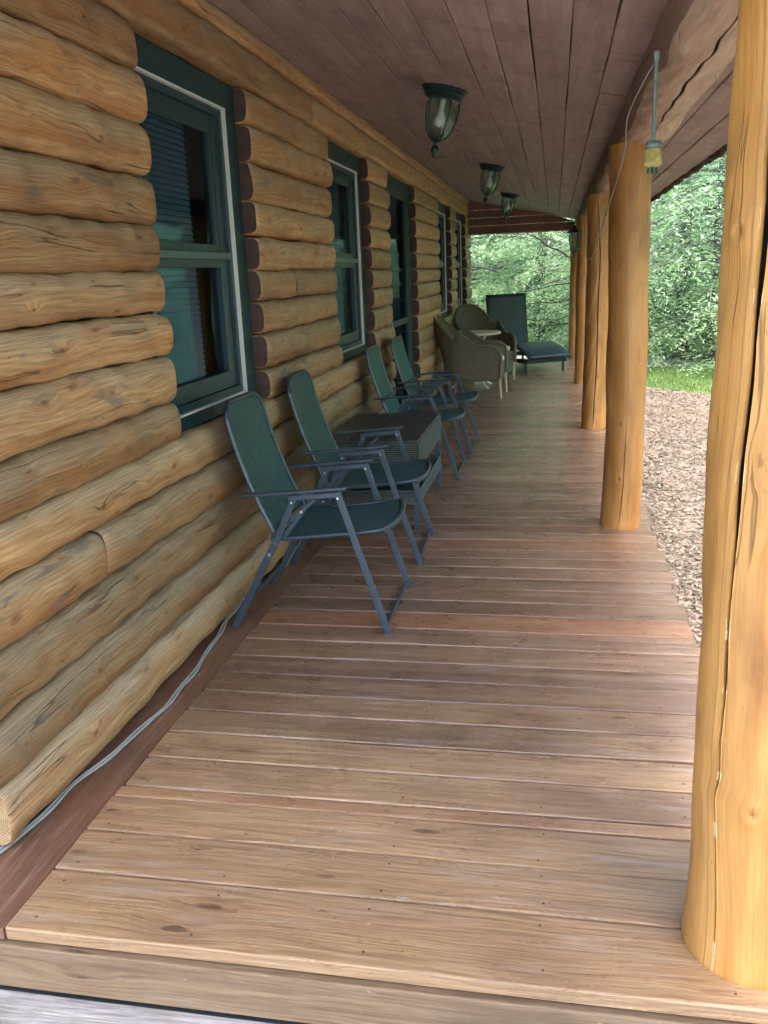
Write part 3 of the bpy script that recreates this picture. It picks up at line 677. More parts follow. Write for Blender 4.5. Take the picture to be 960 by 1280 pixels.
# ------------------------------------------------------------------ folding chairs
def rot_pts(pl): return [Vector(p) for p in pl]
def make_chair(back, label, loc, group):
    t = thing('folding_chair', label, 'folding chair', loc, 0, group)
    W = .285; st_ = M['teal']
    # textile back: rounded-top panel, slightly curved across
    bb, bt = Vector((.20, 0, .44)), Vector((.028, 0, .955)); ax = (bt - bb).normalized(); nr = Vector((ax.z, 0, -ax.x))
    Lb = 1.0 if back == 'round' else .97; Htot = (bt - bb).length * 1.085 if back == 'round' else (bt - bb).length * 1.02
    def outline(s):   # half width at fraction s of height
        if back == 'round':
            if s < .86: return .235
            q = (s - .86) / .14; return .235 * (1 - .34 * q ** 2.2)
        return .225 if s < .985 else .217
    mb = MB(); P = []; U = []; n = 26; m = 14
    for i in range(n + 1):
        s = i / n; hw = outline(s); P.append([]); U.append([])
        for j in range(m + 1):
            q = -1 + 2 * j / m; p = bb + ax * (Htot * s) + nr * (-.018 * (1 - q * q) - .02 * math.sin(s * PI)) + Vector((0, q * hw, 0))
            P[-1].append(p); U[-1].append((q * hw, Htot * s))
    mb.grid(P, U, False, 0); o = mb.build('backrest', M['mesh'] if back == 'round' else M['sling'], t, smooth=True)
    so = o.modifiers.new('solid', 'SOLIDIFY'); so.thickness = .010; so.offset = 0
    mb = MB(); pts = []
    for i in range(n + 1): s = i / n; pts.append(bb + ax * (Htot * s - .05 * (i == 0)) + nr * (-.02 * math.sin(s * PI)) + Vector((0, -outline(s) - .004, 0)))
    for i in range(n, -1, -1): s = i / n; pts.append(bb + ax * (Htot * s - .05 * (i == 0)) + nr * (-.02 * math.sin(s * PI)) + Vector((0, outline(s) + .004, 0)))
    mb.tube(pts, .0105 if back == 'round' else .012, 8)
    if back != 'round': mb.bar(bb + ax * .16 + Vector((0, -.27, 0)) - nr * .01, bb + ax * .16 + Vector((0, .27, 0)) - nr * .01, .022, .012, side=(0, 0, 1))
    mb.build('back_frame', st_, t, smooth=True, angle=40)
    # seat
    mb = MB(); P = []; U = []
    for i in range(19):
        s = i / 18; x = .205 + .485 * s; z = .415 + .045 * s - .012 * math.sin(PI * s); 
        if s > .9: z -= .012 * ((s - .9) / .1) ** 2
        row = []; ur = []
        for j in range(13):
            q = -1 + 2 * j / 12; xx = x + (.03 * s * (1 - q * q)); row.append((xx, q * .25, z - .012 * (1 - q * q))); ur.append((q * .25, xx))
        P.append(row); U.append(ur)
    mb.grid(P, U, False, 0, flip=True); o = mb.build('seat', M['mesh'], t, smooth=True)
    so = o.modifiers.new('solid', 'SOLIDIFY'); so.thickness = .014; so.offset = 0
    mb = MB(); ring = [(x, q * .253, z) for x, q, z in [(.19, -1, .413), (.3, -1, .418), (.5, -1, .437), (.66, -1, .455), (.69, -.9, .459), (.712, -.5, .457), (.72, 0, .455), (.712, .5, .457), (.69, .9, .459), (.66, 1, .455), (.5, 1, .437), (.3, 1, .418), (.19, 1, .413)]]
    mb.tube(smooth_pts(ring, 3), .0105, 8); mb.build('seat_frame', st_, t, smooth=True)
    for s in (-1, 1):
        y = s * W
        mb = MB(); mb.bar((.505, y, .632), (.700, y, .0), .012, .030, side=(0, 1, 0)); mb.build('leg', st_, t, bevel=.003)
        mb = MB(); pts = [(.0, y, .0), (.185, y - s * .0, .345), (.222, y, .405), (.315, y, .60)]
        for a, b in zip(pts[:-1], pts[1:]): mb.bar(a, b, .0125, .030, side=(0, 1, 0))
        mb.build('leg', st_, t, bevel=.003)
        mb = MB(); mb.bar((.085, y - s * .0, .612), (.545, y, .648), .030, .014, side=(0, 1, 0)); mb.bar((.29, y, .602), (.50, y, .618), .014, .024, side=(0, 1, 0)); mb.build('armrest', st_, t, bevel=.004)
        mb = MB(); mb.bar((.25, y - s * .018, .42), (.36, y - s * .018, .56), .008, .02, side=(0, 1, 0)); mb.bar((.20, y - s * .018, .43), (.40, y - s * .016, .59), .006, .016, side=(0, 1, 0)); mb.build('hinge', st_, t, bevel=.002)
        for (x, z) in ((.305, .585), (.508, .605), (.19, .352), (.345, .545)):
            mb = MB(); mb.tube([(x, y - .009, z), (x, y + .009, z)], .0048, 8); mb.build('rivet', M['rivet'], t)
    mb = MB(); mb.bar((.688, -W, .03), (.688, W, .03), .020, .012, side=(0, 0, 1)); mb.build('front_crossbar', st_, t, bevel=.003)
    mb = MB(); mb.bar((.06, -W, .12), (.06, W, .12), .020, .012, side=(0, 0, 1)); mb.build('rear_crossbar', st_, t, bevel=.003)
    return t
X0 = -1.392
G = 'dark green folding chairs along the wall'
make_chair('round', 'nearest dark green woven folding chair, standing under the first window', (X0, 3.735, 0), G)
c2 = make_chair('round', 'dark green woven folding chair between the nearest chair and the wicker side table', (X0, 4.635, 0), G)
c2.rotation_euler.z = math.radians(1.5)
make_chair('plain', 'flat green backed folding chair directly behind the dark wicker side table', (X0, 6.63, 0), G)
c4 = make_chair('plain', 'farthest flat green backed folding chair, beside the door and before the wicker armchair', (X0 + .02, 7.58, 0), G)
c4.rotation_euler.z = math.radians(-1)

# ------------------------------------------------------------------ side table
t = thing('side_table', 'dark rectangular wicker side table with lower shelf between two pairs of folding chairs', 'side table', (-1.09, 5.58, 0))
hx, hy = .30, .535
mb = MB()
k = 0; x = -hx + .002
while x < hx - .01: mb.box((x, -hy, .528), (min(x + .058, hx), hy, .545), grain=1); x += .0605
mb.build('tabletop', plain('dark_table_slats', (.028, .033, .036), .45, noise=.4), t, bevel=.002)
mb = MB()
def panel(mb, a, b, z0, z1, nu=1):
    a = Vector(a); b = Vector(b); L = (b - a).length
    mb.add([(a.x, a.y, z0), (b.x, b.y, z0), (b.x, b.y, z1), (a.x, a.y, z1)], [(0, 1, 2, 3)], [(0, z0), (L, z0), (L, z1), (0, z1)])
cs = [(-hx, -hy), (hx, -hy), (hx, hy), (-hx, hy)]
for i in range(4): panel(mb, (*cs[i], 0), (*cs[(i + 1) % 4], 0), .37, .530)
o = mb.build('apron', M['wickedge'], t); so = o.modifiers.new('s', 'SOLIDIFY'); so.thickness = .012
# raised strands on the apron
mb = MB()
for q in range(12):
    z = .376 + q * .0132
    for i in range(4):
        a, b = Vector((*cs[i], z)), Vector((*cs[(i + 1) % 4], z)); d = (a + b) / 2; d.z = 0; d = d.normalized() * .004
        mb.tube([a + d, b + d], .0034, 6, cap=False)
mb.build('apron_strand', plain('resin_strand', (.12, .14, .13), .4, noise=.3, scale=20), t, smooth=True)
for (a, b) in cs:
    mb = MB(); sx, sy = (1 if a > 0 else -1), (1 if b > 0 else -1); x1, y1 = a - sx * .017, b - sy * .017
    mb.box((x1 - .017, y1 - .017, 0), (x1 + .017, y1 + .017, .527)); mb.build('leg', M['teal'], t, bevel=.003)
mb = MB(); mb.box((-hx + .02, -hy + .02, .20), (hx - .02, hy - .02, .215)); mb.build('shelf', M['wickdark'], t)
mb = MB()
for q in range(70):
    y = -hy + .04 + q * (2 * hy - .08) / 69
    for s in (-1, 1): mb.bar((s * (hx + .001), y, .16), (s * (hx + .001), y, .235), .007, .005, side=(0, 1, 0))
for q in range(38):
    x = -hx + .04 + q * (2 * hx - .08) / 37
    for s in (-1, 1): mb.bar((x, s * (hy + .001), .16), (x, s * (hy + .001), .235), .007, .005, side=(1, 0, 0))
for z in (.16, .237):
    mb.tube([(-hx, -hy, z), (hx, -hy, z), (hx, hy, z), (-hx, hy, z)], .006, 6, closed=True)
mb.build('shelf_rim', plain('resin_strand_dark', (.07, .10, .105), .4, noise=.3), t)

# ------------------------------------------------------------------ wicker armchairs
def make_armchair(label, loc, rz, group, facing_note=None):
    """front is local +x"""
    t = thing('wicker_armchair', label, 'armchair', loc, rz, group)
    hw, d0, d1 = .315, -.36, .34
    path = []   # plan path: left arm front -> back -> right arm front
    for i in range(13): path.append((d1 - (d1 + .10) * i / 12, -hw))
    for i in range(1, 24):
        a = -PI / 2 - PI * i / 24; path.append((-.10 + .27 * math.cos(a), hw * math.sin(a)))
    for i in range(13): path.append((-.10 + (d1 + .10) * i / 12, hw))
    def top(x, y):
        # high round back falling to the arms
        f = max(0, min(1, (.10 - x) / .46)); f = f ** 1.25 * (1 - .0 * f)
        zz = .625 + .39 * f
        if x < -.15: zz -= .26 * max(0, abs(y) / hw - .25) ** 2 * (1 if f > .3 else 0)
        if x > .24: zz -= .05 * ((x - .24) / .10) ** 2
        return zz
    P = []; U = []; L = 0; rim = []
    for i, (x, y) in enumerate(path):
        if i: L += math.hypot(x - path[i - 1][0], y - path[i - 1][1])
        zt = top(x, y); row = []; ur = []; lean = .16 * max(0, (-x - .05) / .3)
        for k in range(15):
            s = k / 14; z = .215 + (zt - .215) * s; out = lean * max(0, z - .42) / .6
            row.append((x - out, y * (1 + .05 * s), z)); ur.append((L, z))
        P.append(row); U.append(ur); rim.append(Vector(row[-1]))
    mb = MB(); mb.grid(P, U, False, 0); o = mb.build('shell', M['wick'], t, smooth=True)
    so = o.modifiers.new('s', 'SOLIDIFY'); so.thickness = .022; so.offset = 0
    mb = MB(); r0 = rim[0]; r1 = rim[-1]
    pts = [Vector((d1 + .015, -hw - .01, .24)), Vector((d1 + .02, -hw - .012, .5)), r0 + Vector((.012, 0, -.04))] + rim + [r1 + Vector((.012, 0, -.04)), Vector((d1 + .02, hw + .012, .5)), Vector((d1 + .015, hw + .01, .24))]
    mb.tube(pts, .022, 10); mb.build('rolled_rim', M['wick'], t, smooth=True)
    mb = MB(); panel(mb, (d1, -hw, 0), (d1, hw, 0), .215, .40); o = mb.build('front_skirt', M['wick'], t); so = o.modifiers.new('s', 'SOLIDIFY'); so.thickness = .02
    mb = MB(); mb.box((-.19, -hw + .03, .36), (d1 - .012, hw - .03, .40)); mb.build('seat_base', M['wick'], t)
    mb = MB(); mb.box((-.20, -hw + .045, .401), (d1 - .0, hw - .045, .475)); o = mb.build('seat_cushion', M['cushion'], t, bevel=.025); o.modifiers[0].segments = 4
    for sx, sy in ((1, -1), (1, 1), (-1, -1), (-1, 1)):
        mb = MB(); x = d1 - .002 if sx > 0 else -.27; y = sy * (hw - .005) if sx > 0 else sy * .24
        mb.tube([(x, y, .25), (x + sx * .01, y, .12), (x + sx * .018, y, .0)], [.022, .021, .017], 10); mb.build('leg', M['wickleg'], t, smooth=True, angle=60)
    return t
GA = 'tan wicker armchairs at the round table'
make_armchair('tan wicker armchair with its back to the log wall, nearer of the two', (-.965, 10.93, 0), math.radians(-3), GA)
make_armchair('tan wicker armchair beyond the round table, facing the camera with a pale cushion', (-1.00, 12.66, 0), math.radians(-60), GA)

t = thing('round_table', 'small round table with pale top and white metal legs between the wicker armchairs', 'table', (-1.10, 11.83, 0))
mb = MB(); mb.lathe([(0, .685), (.38, .685), (.40, .69), (.41, .70), (.41, .712), (.40, .72), (0, .722)], n=48); mb.build('tabletop', M['tabletop'], t, smooth=True, angle=35)
for k in range(4):
    a = PI / 4 + k * PI / 2; c, s = math.cos(a), math.sin(a)
    mb = MB(); mb.tube([(.30 * c, .30 * s, .68), (.22 * c, .22 * s, .60), (.06 * c, .06 * s, .42), (.06 * c, .06 * s, .25), (.30 * c, .30 * s, .03), (.36 * c, .36 * s, .0)], .013, 8); mb.build('leg', M['whitemetal'], t, smooth=True)
mb = MB(); mb.tube([(.17 * math.cos(a), .17 * math.sin(a), .14) for a in [2 * PI * k / 24 for k in range(24)]], .009, 8, closed=True); mb.build('brace_ring', M['whitemetal'], t, smooth=True)

# ------------------------------------------------------------------ chaise
ang = math.atan2(-.87, .5)
t = thing('chaise_lounge', 'dark wicker chaise lounge with its back raised upright at the end of the deck', 'chaise lounge', (-.45, 13.95, 0), ang)
# local x: head -> foot ; local y: across
def prof_seat(s): return np.interp(s, [0, .25, .55, .8, 1], [.30, .31, .385, .32, .215])
mb = MB(); P = []; U = []; x0, x1, hw = -.52, .78, .345
for i in range(25):
    s = i / 24; x = x0 + (x1 - x0) * s; z = float(prof_seat(s)); P.append([(x, -hw + 2 * hw * j / 8, z) for j in range(9)]); U.append([(x, -hw + 2 * hw * j / 8) for j in range(9)])
mb.grid(P, U, False, 0); o = mb.build('seat', M['wickdark'], t, smooth=True); so = o.modifiers.new('s', 'SOLIDIFY'); so.thickness = .035; so.offset = -1
mb = MB(); P = []; U = []
for i in range(13):
    s = i / 12; P.append([(x0 - .02 - .10 * s, -hw + 2 * hw * j / 8, .29 + .835 * s) for j in range(9)]); U.append([(s * .84, -hw + 2 * hw * j / 8) for j in range(9)])
mb.grid(P, U, False, 0); o = mb.build('backrest', M['wickdark'], t, smooth=True); so = o.modifiers.new('s', 'SOLIDIFY'); so.thickness = .035; so.offset = 0
mb = MB()
for s in (-1, 1): mb.bar((-.72, s * (hw - .03), .17), (.70, s * (hw - .03), .17), .03, .06, side=(0, 1, 0))
for x in (-.70, .66): mb.bar((x, -hw + .045, .17), (x, hw - .045, .17), .03, .06, side=(1, 0, 0))
for s in (-1, 1): mb.bar((.08, s * (hw - .03), .2), (.15, s * (hw - .03), .37), .02, .02)
mb.build('frame', plain('dark_frame', (.012, .035, .05), .5), t, bevel=.003)
for x in (-.66, .62):
    for s in (-1, 1): mb = MB(); mb.bar((x, s * (hw - .03), 0), (x, s * (hw - .03), .145), .03, .03); mb.build('leg', M['wickdark'], t, bevel=.003)

# ------------------------------------------------------------------ ceiling lanterns
def ceiling_lantern(y, label):
    zc = rz_(-.6) + .004; t = thing('ceiling_lantern', label, 'ceiling light', (-.60, y, zc), 0, 'glass ceiling lanterns')
    t.rotation_euler = (0, math.atan(.21), 0)
    mb = MB(); mb.lathe([(0, .0), (.128, .0), (.130, -.012), (.118, -.020), (.120, -.030), (.106, -.040), (.107, -.050), (.092, -.060), (.0, -.062)], n=40); mb.build('canopy', M['bronze'], t, smooth=True, angle=35)
    gp = [(.084, -.062), (.090, -.085), (.089, -.12), (.084, -.16), (.074, -.20), (.058, -.235), (.036, -.258), (.018, -.266)]
    mb = MB(); mb.lathe([(r * 1.0, z) for r, z in gp], n=32); o = mb.build('glass_shade', M['lampglass'], t, smooth=True); so = o.modifiers.new('s', 'SOLIDIFY'); so.thickness = .0025
    for k in range(5):
        a = 2 * PI * k / 5 + .3; mb = MB(); mb.tube([((r + .006) * math.cos(a), (r + .006) * math.sin(a), z) for r, z in gp], .0048, 8); mb.build('cage_rib', M['bronze'], t, smooth=True)
    mb = MB(); mb.lathe([(.0, -.255), (.030, -.258), (.034, -.268), (.026, -.276), (.012, -.282), (.010, -.292), (.019, -.303), (.023, -.318), (.019, -.335), (.009, -.352), (.004, -.362), (0, -.365)], n=20); mb.build('finial', M['bronze'], t, smooth=True, angle=50)
    mb = MB(); mb.tube([(0, 0, -.062), (0, 0, -.11)], .014, 12); mb.lathe([(.012, -.11), (.016, -.125), (.028, -.15), (.031, -.17), (.024, -.19), (.010, -.2), (0, -.202)], n=20); mb.build('bulb', plain('bulb_glass', (.75, .75, .70), .15), t, smooth=True)
    return t
ceiling_lantern(5.21, 'nearest and largest looking glass ceiling lantern on the porch ceiling')
ceiling_lantern(9.0, 'middle one of the three glass ceiling lanterns')
ceiling_lantern(12.45, 'farthest glass ceiling lantern, in front of the red gable boards')

# ------------------------------------------------------------------ hanging jar, cord, far lantern
t = thing('hanging_jar', 'yellow glass jar hanging on a grey rod from the porch beam', 'jar', (.295, 3.02, 2.105))
mb = MB(); mb.lathe([(0, .012), (.010, .012), (.010, .0), (.007, -.006), (.006, -.02), (.006, -.235), (.006, -.243), (0, -.243)], n=12); mb.build('rod', M['rod'], t, smooth=True, angle=50)
mb = MB(); mb.lathe([(0, -0.238), (.020, -0.240), (.026, -0.248), (.026, -0.257), (.023, -0.261), (0, -0.262)], n=20); mb.build('lid', M['rod'], t, smooth=True, angle=50)
mb = MB(); mb.lathe([(.021, -0.262), (.026, -0.268), (.026, -0.294), (.028, -0.298), (.028, -0.308), (.020, -0.316), (0, -0.317)], n=20); mb.build('jar_glass', M['yellow'], t, smooth=True, angle=50)
mb = MB()
for k in range(4): a = k * PI / 2; mb.tube([(.012 * math.cos(a), .012 * math.sin(a), -0.316), (.014 * math.cos(a), .014 * math.sin(a), -0.334)], .004, 8)
mb.build('prong', M['bronze'], t)
pts = [(.296, 3.035, 2.098), (.300, 3.1, 2.105), (.305, 3.5, 2.13), (.29, 3.95, 2.10), (.30, 4.28, 2.085), (.308, 4.4, 2.02), (.30, 4.65, 1.93), (.27, 5.25, 1.76), (.255, 5.9, 1.63), (.25, 6.5, 1.555), (.245, 7.1, 1.55), (.24, 7.6, 1.63), (.25, 8.1, 1.80), (.275, 8.36, 2.04), (.31, 8.5, 2.12)]
mb = MB(); mb.tube(smooth_pts(pts, 8), .0032, 8); tag(mb.build('power_cord', M['cordlight'], None, smooth=True), 'loose cord looping down from the beam between two posts', 'cord')
t = thing('hanging_lantern', 'black hanging lantern beside the fourth post under the beam', 'lantern', (.235, 11.6, 1.99))
mb = MB(); mb.tube([(.08, 0, .12), (.02, 0, .10), (0, 0, .03), (0, 0, .0)], .006, 8); mb.build('hook', M['bronze'], t)
mb = MB(); mb.lathe([(0, .01), (.02, .0), (.05, -.04), (.095, -.075), (.10, -.085), (0, -.086)], n=6); mb.build('cap', M['bronze'], t)
mb = MB()
for k in range(6): a = PI * k / 3; mb.tube([(.07 * math.cos(a), .07 * math.sin(a), -.085), (.05 * math.cos(a), .05 * math.sin(a), -.27)], .006, 6)
mb.lathe([(0, -.268), (.058, -.27), (.058, -.285), (.02, -.30), (.012, -.34), (0, -.36)], n=6); mb.build('cage', M['bronze'], t)
mb = MB(); mb.lathe([(.064, -.087), (.046, -.268)], n=6); mb.build('glass', M['lampglass'], t)

# ------------------------------------------------------------------ ground
def ground_mat():
    t = NT('lawn_ground'); tc = t.n('TexCoord').outputs['Object']; n = t.noise(tc, 1.2, 6); n2 = t.noise(tc, 30, 5)
    c = t.mix(t.rng(n, .3, .7), (.07, .13, .035), (.15, .22, .06)); c = t.mix(t.rng(n2, .4, .7), c, (.05, .08, .03)); t.bsdf(c, .9, t.bump(n2, .6, .02)); return t.m
def chip_mat(name):
    t = NT(name); tc = t.n('TexCoord').outputs['Object']; v = t.n('TexVoronoi'); v.inputs['Scale'].default_value = 60; t.set(v.inputs['Vector'], tc)
    s = t.n('SeparateColor'); t.t.links.new(v.outputs['Color'], s.inputs[0]); n = t.noise(tc, 3, 5)
    c = t.mix(s.outputs[0], (.16, .11, .08), (.42, .32, .24)); c = t.mix(t.mul(t.rng(n, .45, .65), .5), c, (.10, .07, .055)); t.bsdf(c, .95, t.bump(s.outputs[1], .8, .02)); return t.m
def chips_piece():
    t = NT('wood_chips'); r, g, b = t.data(); c = t.mix(r, (.14, .11, .075), (.36, .305, .225)); c = t.mix(g, c, (.09, .055, .04)); t.bsdf(c, .8); return t.m
gm = MB(); N = 80
def gz(x, y): return -.205 - .004 * max(0, x - 1) + .03 * math.sin(x * .8 + 1) * math.sin(y * .6) * (1 if x > 1.2 else 0)
xs = np.concatenate([np.linspace(-400, -12, 8), np.linspace(-10, 20, 61), np.linspace(24, 400, 8)]); ysg = np.concatenate([np.linspace(-300, -8, 6), np.linspace(-6, 30, 73), np.linspace(36, 600, 8)])
gm.grid([[(x, y, gz(x, y)) for x in xs] for y in ysg], [[(x, y) for x in xs] for y in ysg], False, 0)
struct(gm.build('ground', ground_mat(), None, smooth=True))
def bx_edge(y):    # far/right boundary of the chipped bed
    return 1.0
ch = MB(); nx, ny = 30, 70; P = []
for i in range(ny + 1):
    y = -2 + 15.2 * i / ny; P.append([])
    for j in range(nx + 1): x = .50 + 5.3 * j / nx; P[-1].append((x, min(y, 13.3 - .9 * (x - .5) + .12 * math.sin(3 * x)), gz(x, y) + .034))
ch.grid(P, [[(p[0], p[1]) for p in r] for r in P], False, 0); struct(ch.build('wood_chip_bed', chip_mat('chip_ground'), None, smooth=True))
pb = MB(); P = [[(x, y + .2 * math.sin(x), gz(x, y) + .012) for x in np.linspace(-7, 3, 20)] for y in np.linspace(15.4, 18.2, 8)]
pb.grid(P, [[(p[0], p[1]) for p in r] for r in P], False, 0); struct(pb.build('gravel_path', plain('pale_gravel', (.42, .40, .38), .9, noise=.4, scale=40, bump=.6), None, smooth=True))
pb = MB(); P = [[(x, y, gz(x, y) + .010) for x in np.linspace(-9, 3.5, 20)] for y in np.linspace(-6, .72, 12)]
pb.grid(P, [[(p[0], p[1]) for p in r] for r in P], False, 0); struct(pb.build('front_path', plain('pale_path', (.40, .37, .34), .9, noise=.3, scale=20), None))

def fast_mesh(name, V, nq, D, mat):
    """V: (n,4,3) quads"""
    n = V.shape[0]; me = bpy.data.meshes.new(name); me.vertices.add(n * 4); me.vertices.foreach_set('co', V.reshape(-1).astype(np.float32))
    me.loops.add(n * 4); me.loops.foreach_set('vertex_index', np.arange(n * 4, dtype=np.int32)); me.polygons.add(n)
    me.polygons.foreach_set('loop_start', np.arange(0, n * 4, 4, dtype=np.int32)); me.polygons.foreach_set('loop_total', np.full(n, 4, dtype=np.int32))
    me.update(); at = me.color_attributes.new('data', 'FLOAT_COLOR', 'POINT'); c = np.ones((n, 4, 4), dtype=np.float32); c[:, :, :3] = D[:, None, :]
    at.data.foreach_set('color', c.reshape(-1)); me.materials.append(mat); return me
def quads(C, A, B, la, lb, tip=.5):
    """leaf quads centred on C with long axis A and side B"""
    v = np.stack([C - A * la, C + B * lb + A * la * 0, C + A * la, C - B * lb], 1); return v
def unit(v): return v / np.maximum(np.linalg.norm(v, axis=-1, keepdims=True), 1e-9)
# chips
n = 90000; x = .56 + 3.6 * RNG.random(n) ** 1.25; y = 2.0 + 11.6 * RNG.random(n); keep = y < 13.25 - .9 * (x - .5) + .1 * np.sin(3 * x) + RNG.normal(0, .06, n); x, y = x[keep], y[keep]; n = len(x)
z = np.array([gz(a, b) for a, b in zip(x, y)]) + .037 + RNG.random(n) * .022
a = RNG.random(n) * 2 * PI; A = np.stack([np.cos(a), np.sin(a), RNG.normal(0, .22, n)], 1); B = unit(np.cross(A, np.stack([RNG.normal(0, .3, n), RNG.normal(0, .3, n), np.ones(n)], 1))); C = np.stack([x, y, z], 1)
la = .005 + .028 * RNG.random((n, 1)) ** 2; lb = RNG.uniform(.0022, .0075, (n, 1))
V = np.stack([C - A * la - B * lb, C - A * la + B * lb * .8, C + A * la + B * lb, C + A * la - B * lb * .7], 1)
D = np.stack([RNG.random(n), (RNG.random(n) < .32) * .85, np.zeros(n)], 1)
o = bpy.data.objects.new('wood_chips', fast_mesh('wood_chips', V, 4, D, chips_piece())); COL.objects.link(o); tag(o, 'pale brown wood chip mulch scattered beside the deck', 'wood chips', kind='stuff')
nd = 70; xd = RNG.uniform(.05, .56, nd) ** 1; yd = 2.6 + 7 * RNG.random(nd); ad = RNG.random(nd) * 2 * PI; A = np.stack([np.cos(ad), np.sin(ad), 0 * ad], 1); B = np.stack([-np.sin(ad), np.cos(ad), 0 * ad], 1); C = np.stack([xd, yd, 0 * xd + .0045], 1)
la = RNG.uniform(.003, .011, (nd, 1)); lb = la * .4; V2 = np.stack([C - A * la - B * lb, C - A * la + B * lb * .8, C + A * la + B * lb, C + A * la - B * lb * .7], 1)
o = bpy.data.objects.new('deck_litter', fast_mesh('deck_litter', V2, 4, np.stack([RNG.random(nd), 0 * ad, 0 * ad], 1), chips_piece())); COL.objects.link(o); tag(o, 'tiny pale wood crumbs strewn on the deck boards near the posts', 'wood crumbs', kind='stuff')
# grass
n = 60000; x = -7 + 18 * RNG.random(n); y = 10.5 + 8 * RNG.random(n); keep = (y > 13.2 - .9 * (x - .5) + RNG.normal(0, .1, n)) & ((x > .9) | (y > 18.1)) & (x > -7); x, y = x[keep], y[keep]; n = len(x)
z = np.array([gz(a, b) for a, b in zip(x, y)]); h = RNG.uniform(.02, .07, n)[:, None]; C = np.stack([x, y, z], 1); a = RNG.random(n) * 2 * PI; S = np.stack([np.cos(a), np.sin(a), 0 * a], 1) * .006
T = C + np.stack([RNG.normal(0, .03, n), RNG.normal(0, .03, n), np.ones(n)], 1) * h; V = np.stack([C - S, C + S, T + S * .2, T - S * .2], 1)
o = bpy.data.objects.new('grass', fast_mesh('grass', V, 4, np.stack([RNG.random(n), RNG.random(n) * .3, 0 * a], 1), M['grass'])); COL.objects.link(o); tag(o, 'short bright green grass beyond the wood chips', 'grass', kind='stuff')

# ------------------------------------------------------------------ trees
def crown_mesh(seed, H, R, nb, leaf, mat, zlow=.25, per=1.0):
    r = np.random.default_rng(seed); Cs = []; As = []; Bs = []; Ds = []; limbs = []
    for b in range(nb):
        zb = zlow + (H - zlow) * (b / nb) ** 1.15 + r.normal(0, .08); f = 1 - max(0, (zb - H * .25)) / (H * .8); L = R * max(.12, f) * r.uniform(.72, 1.12); ph = b * 2.399 + r.normal(0, .3)
        d = np.array([math.cos(ph), math.sin(ph)]); k = max(6, int(L / .16)); s = np.linspace(0.05, 1, k)
        rise = r.uniform(.05, .35); droop = r.uniform(.25, .6); bend = r.normal(0, .25)
        pts = np.zeros((k, 3)); perp = np.array([-d[1], d[0]])
        pts[:, :2] = d * (s * L)[:, None] + perp * (bend * s ** 2 * L * .4)[:, None]; pts[:, 2] = zb + L * (rise * s - droop * s ** 2); pts[:, 2] = np.maximum(pts[:, 2], .12 + .1 * r.random())
        limbs.append(pts); bd = r.random()
        for i in range(1, k):
            t = unit(pts[i] - pts[i - 1])
            
            for sd in (-1, 1):
                if r.random() < .12: continue
                side = np.array([-t[1], t[0], 0.0]) * sd; tw = unit(t * r.uniform(.4, .9) + side + np.array([0, 0, r.normal(-.22, .16)])); tl = (.75 - .45 * s[i]) * r.uniform(.45, 1.0) * min(1, L / 2.0) + .12
                m = max(4, int(tl / .030 * per)); q = (np.arange(m) + r.random(m)) / m; droop2 = np.zeros((m, 3)); droop2[:, 2] = -.28 * tl * q ** 2
                base = pts[i] + tw * (q * tl)[:, None] + droop2 + r.normal(0, .018, (m, 3))
                nrm = unit(np.array([0, 0, 1.0]) + r.normal(0, .35, 3)); sv = unit(np.cross(nrm, tw)); sgn = np.where(np.arange(m) % 2 == 0, 1, -1)[:, None]
                A = unit(tw * .75 + sv * sgn * r.uniform(.4, 1.1, (m, 1)) + r.normal(0, .18, (m, 3))); B = unit(np.cross(A, unit(nrm + r.normal(0, .45, (m, 3))))); 
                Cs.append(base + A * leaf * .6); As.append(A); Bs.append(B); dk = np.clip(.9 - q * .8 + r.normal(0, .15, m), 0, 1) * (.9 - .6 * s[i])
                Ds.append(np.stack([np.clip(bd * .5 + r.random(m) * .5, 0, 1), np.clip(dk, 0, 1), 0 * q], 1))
    C = np.concatenate(Cs); A = np.concatenate(As); B = np.concatenate(Bs); D = np.concatenate(Ds); n = len(C)
    ls = leaf * r.uniform(.5, 1.1, (n, 1)); V = quads(C, A, B, ls, ls * .28)
    return fast_mesh('crown', V, 4, D, mat), limbs
def trunk_mb(H, limbs, r0=.15, every=2):
    mb = MB(); w = wav(int(H * 100), .05, (.7, 1.6)); mb.tube([(w(z), w(z + 3), z) for z in np.linspace(-.05, H, 16)], [r0 * (1 - .9 * k / 15) for k in range(16)], 10)
    for l in limbs[::every]: mb.tube([tuple(p) for p in l[::2]], [max(.004, .028 * (1 - k / max(1, len(l[::2])))) for k in range(len(l[::2]))], 5, cap=False)
    return mb
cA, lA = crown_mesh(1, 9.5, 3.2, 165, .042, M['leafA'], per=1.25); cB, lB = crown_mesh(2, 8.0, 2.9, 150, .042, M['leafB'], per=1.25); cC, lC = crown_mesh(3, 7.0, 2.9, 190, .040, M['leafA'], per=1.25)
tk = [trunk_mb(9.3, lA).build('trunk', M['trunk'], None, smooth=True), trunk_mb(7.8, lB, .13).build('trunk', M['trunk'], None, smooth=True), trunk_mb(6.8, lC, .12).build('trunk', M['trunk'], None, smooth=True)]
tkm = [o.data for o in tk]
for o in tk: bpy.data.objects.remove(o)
kinds = [(cA, tkm[0], 'tall pale green conifer'), (cB, tkm[1], 'dark blue green conifer'), (cC, tkm[2], 'low wide feathery conifer')]
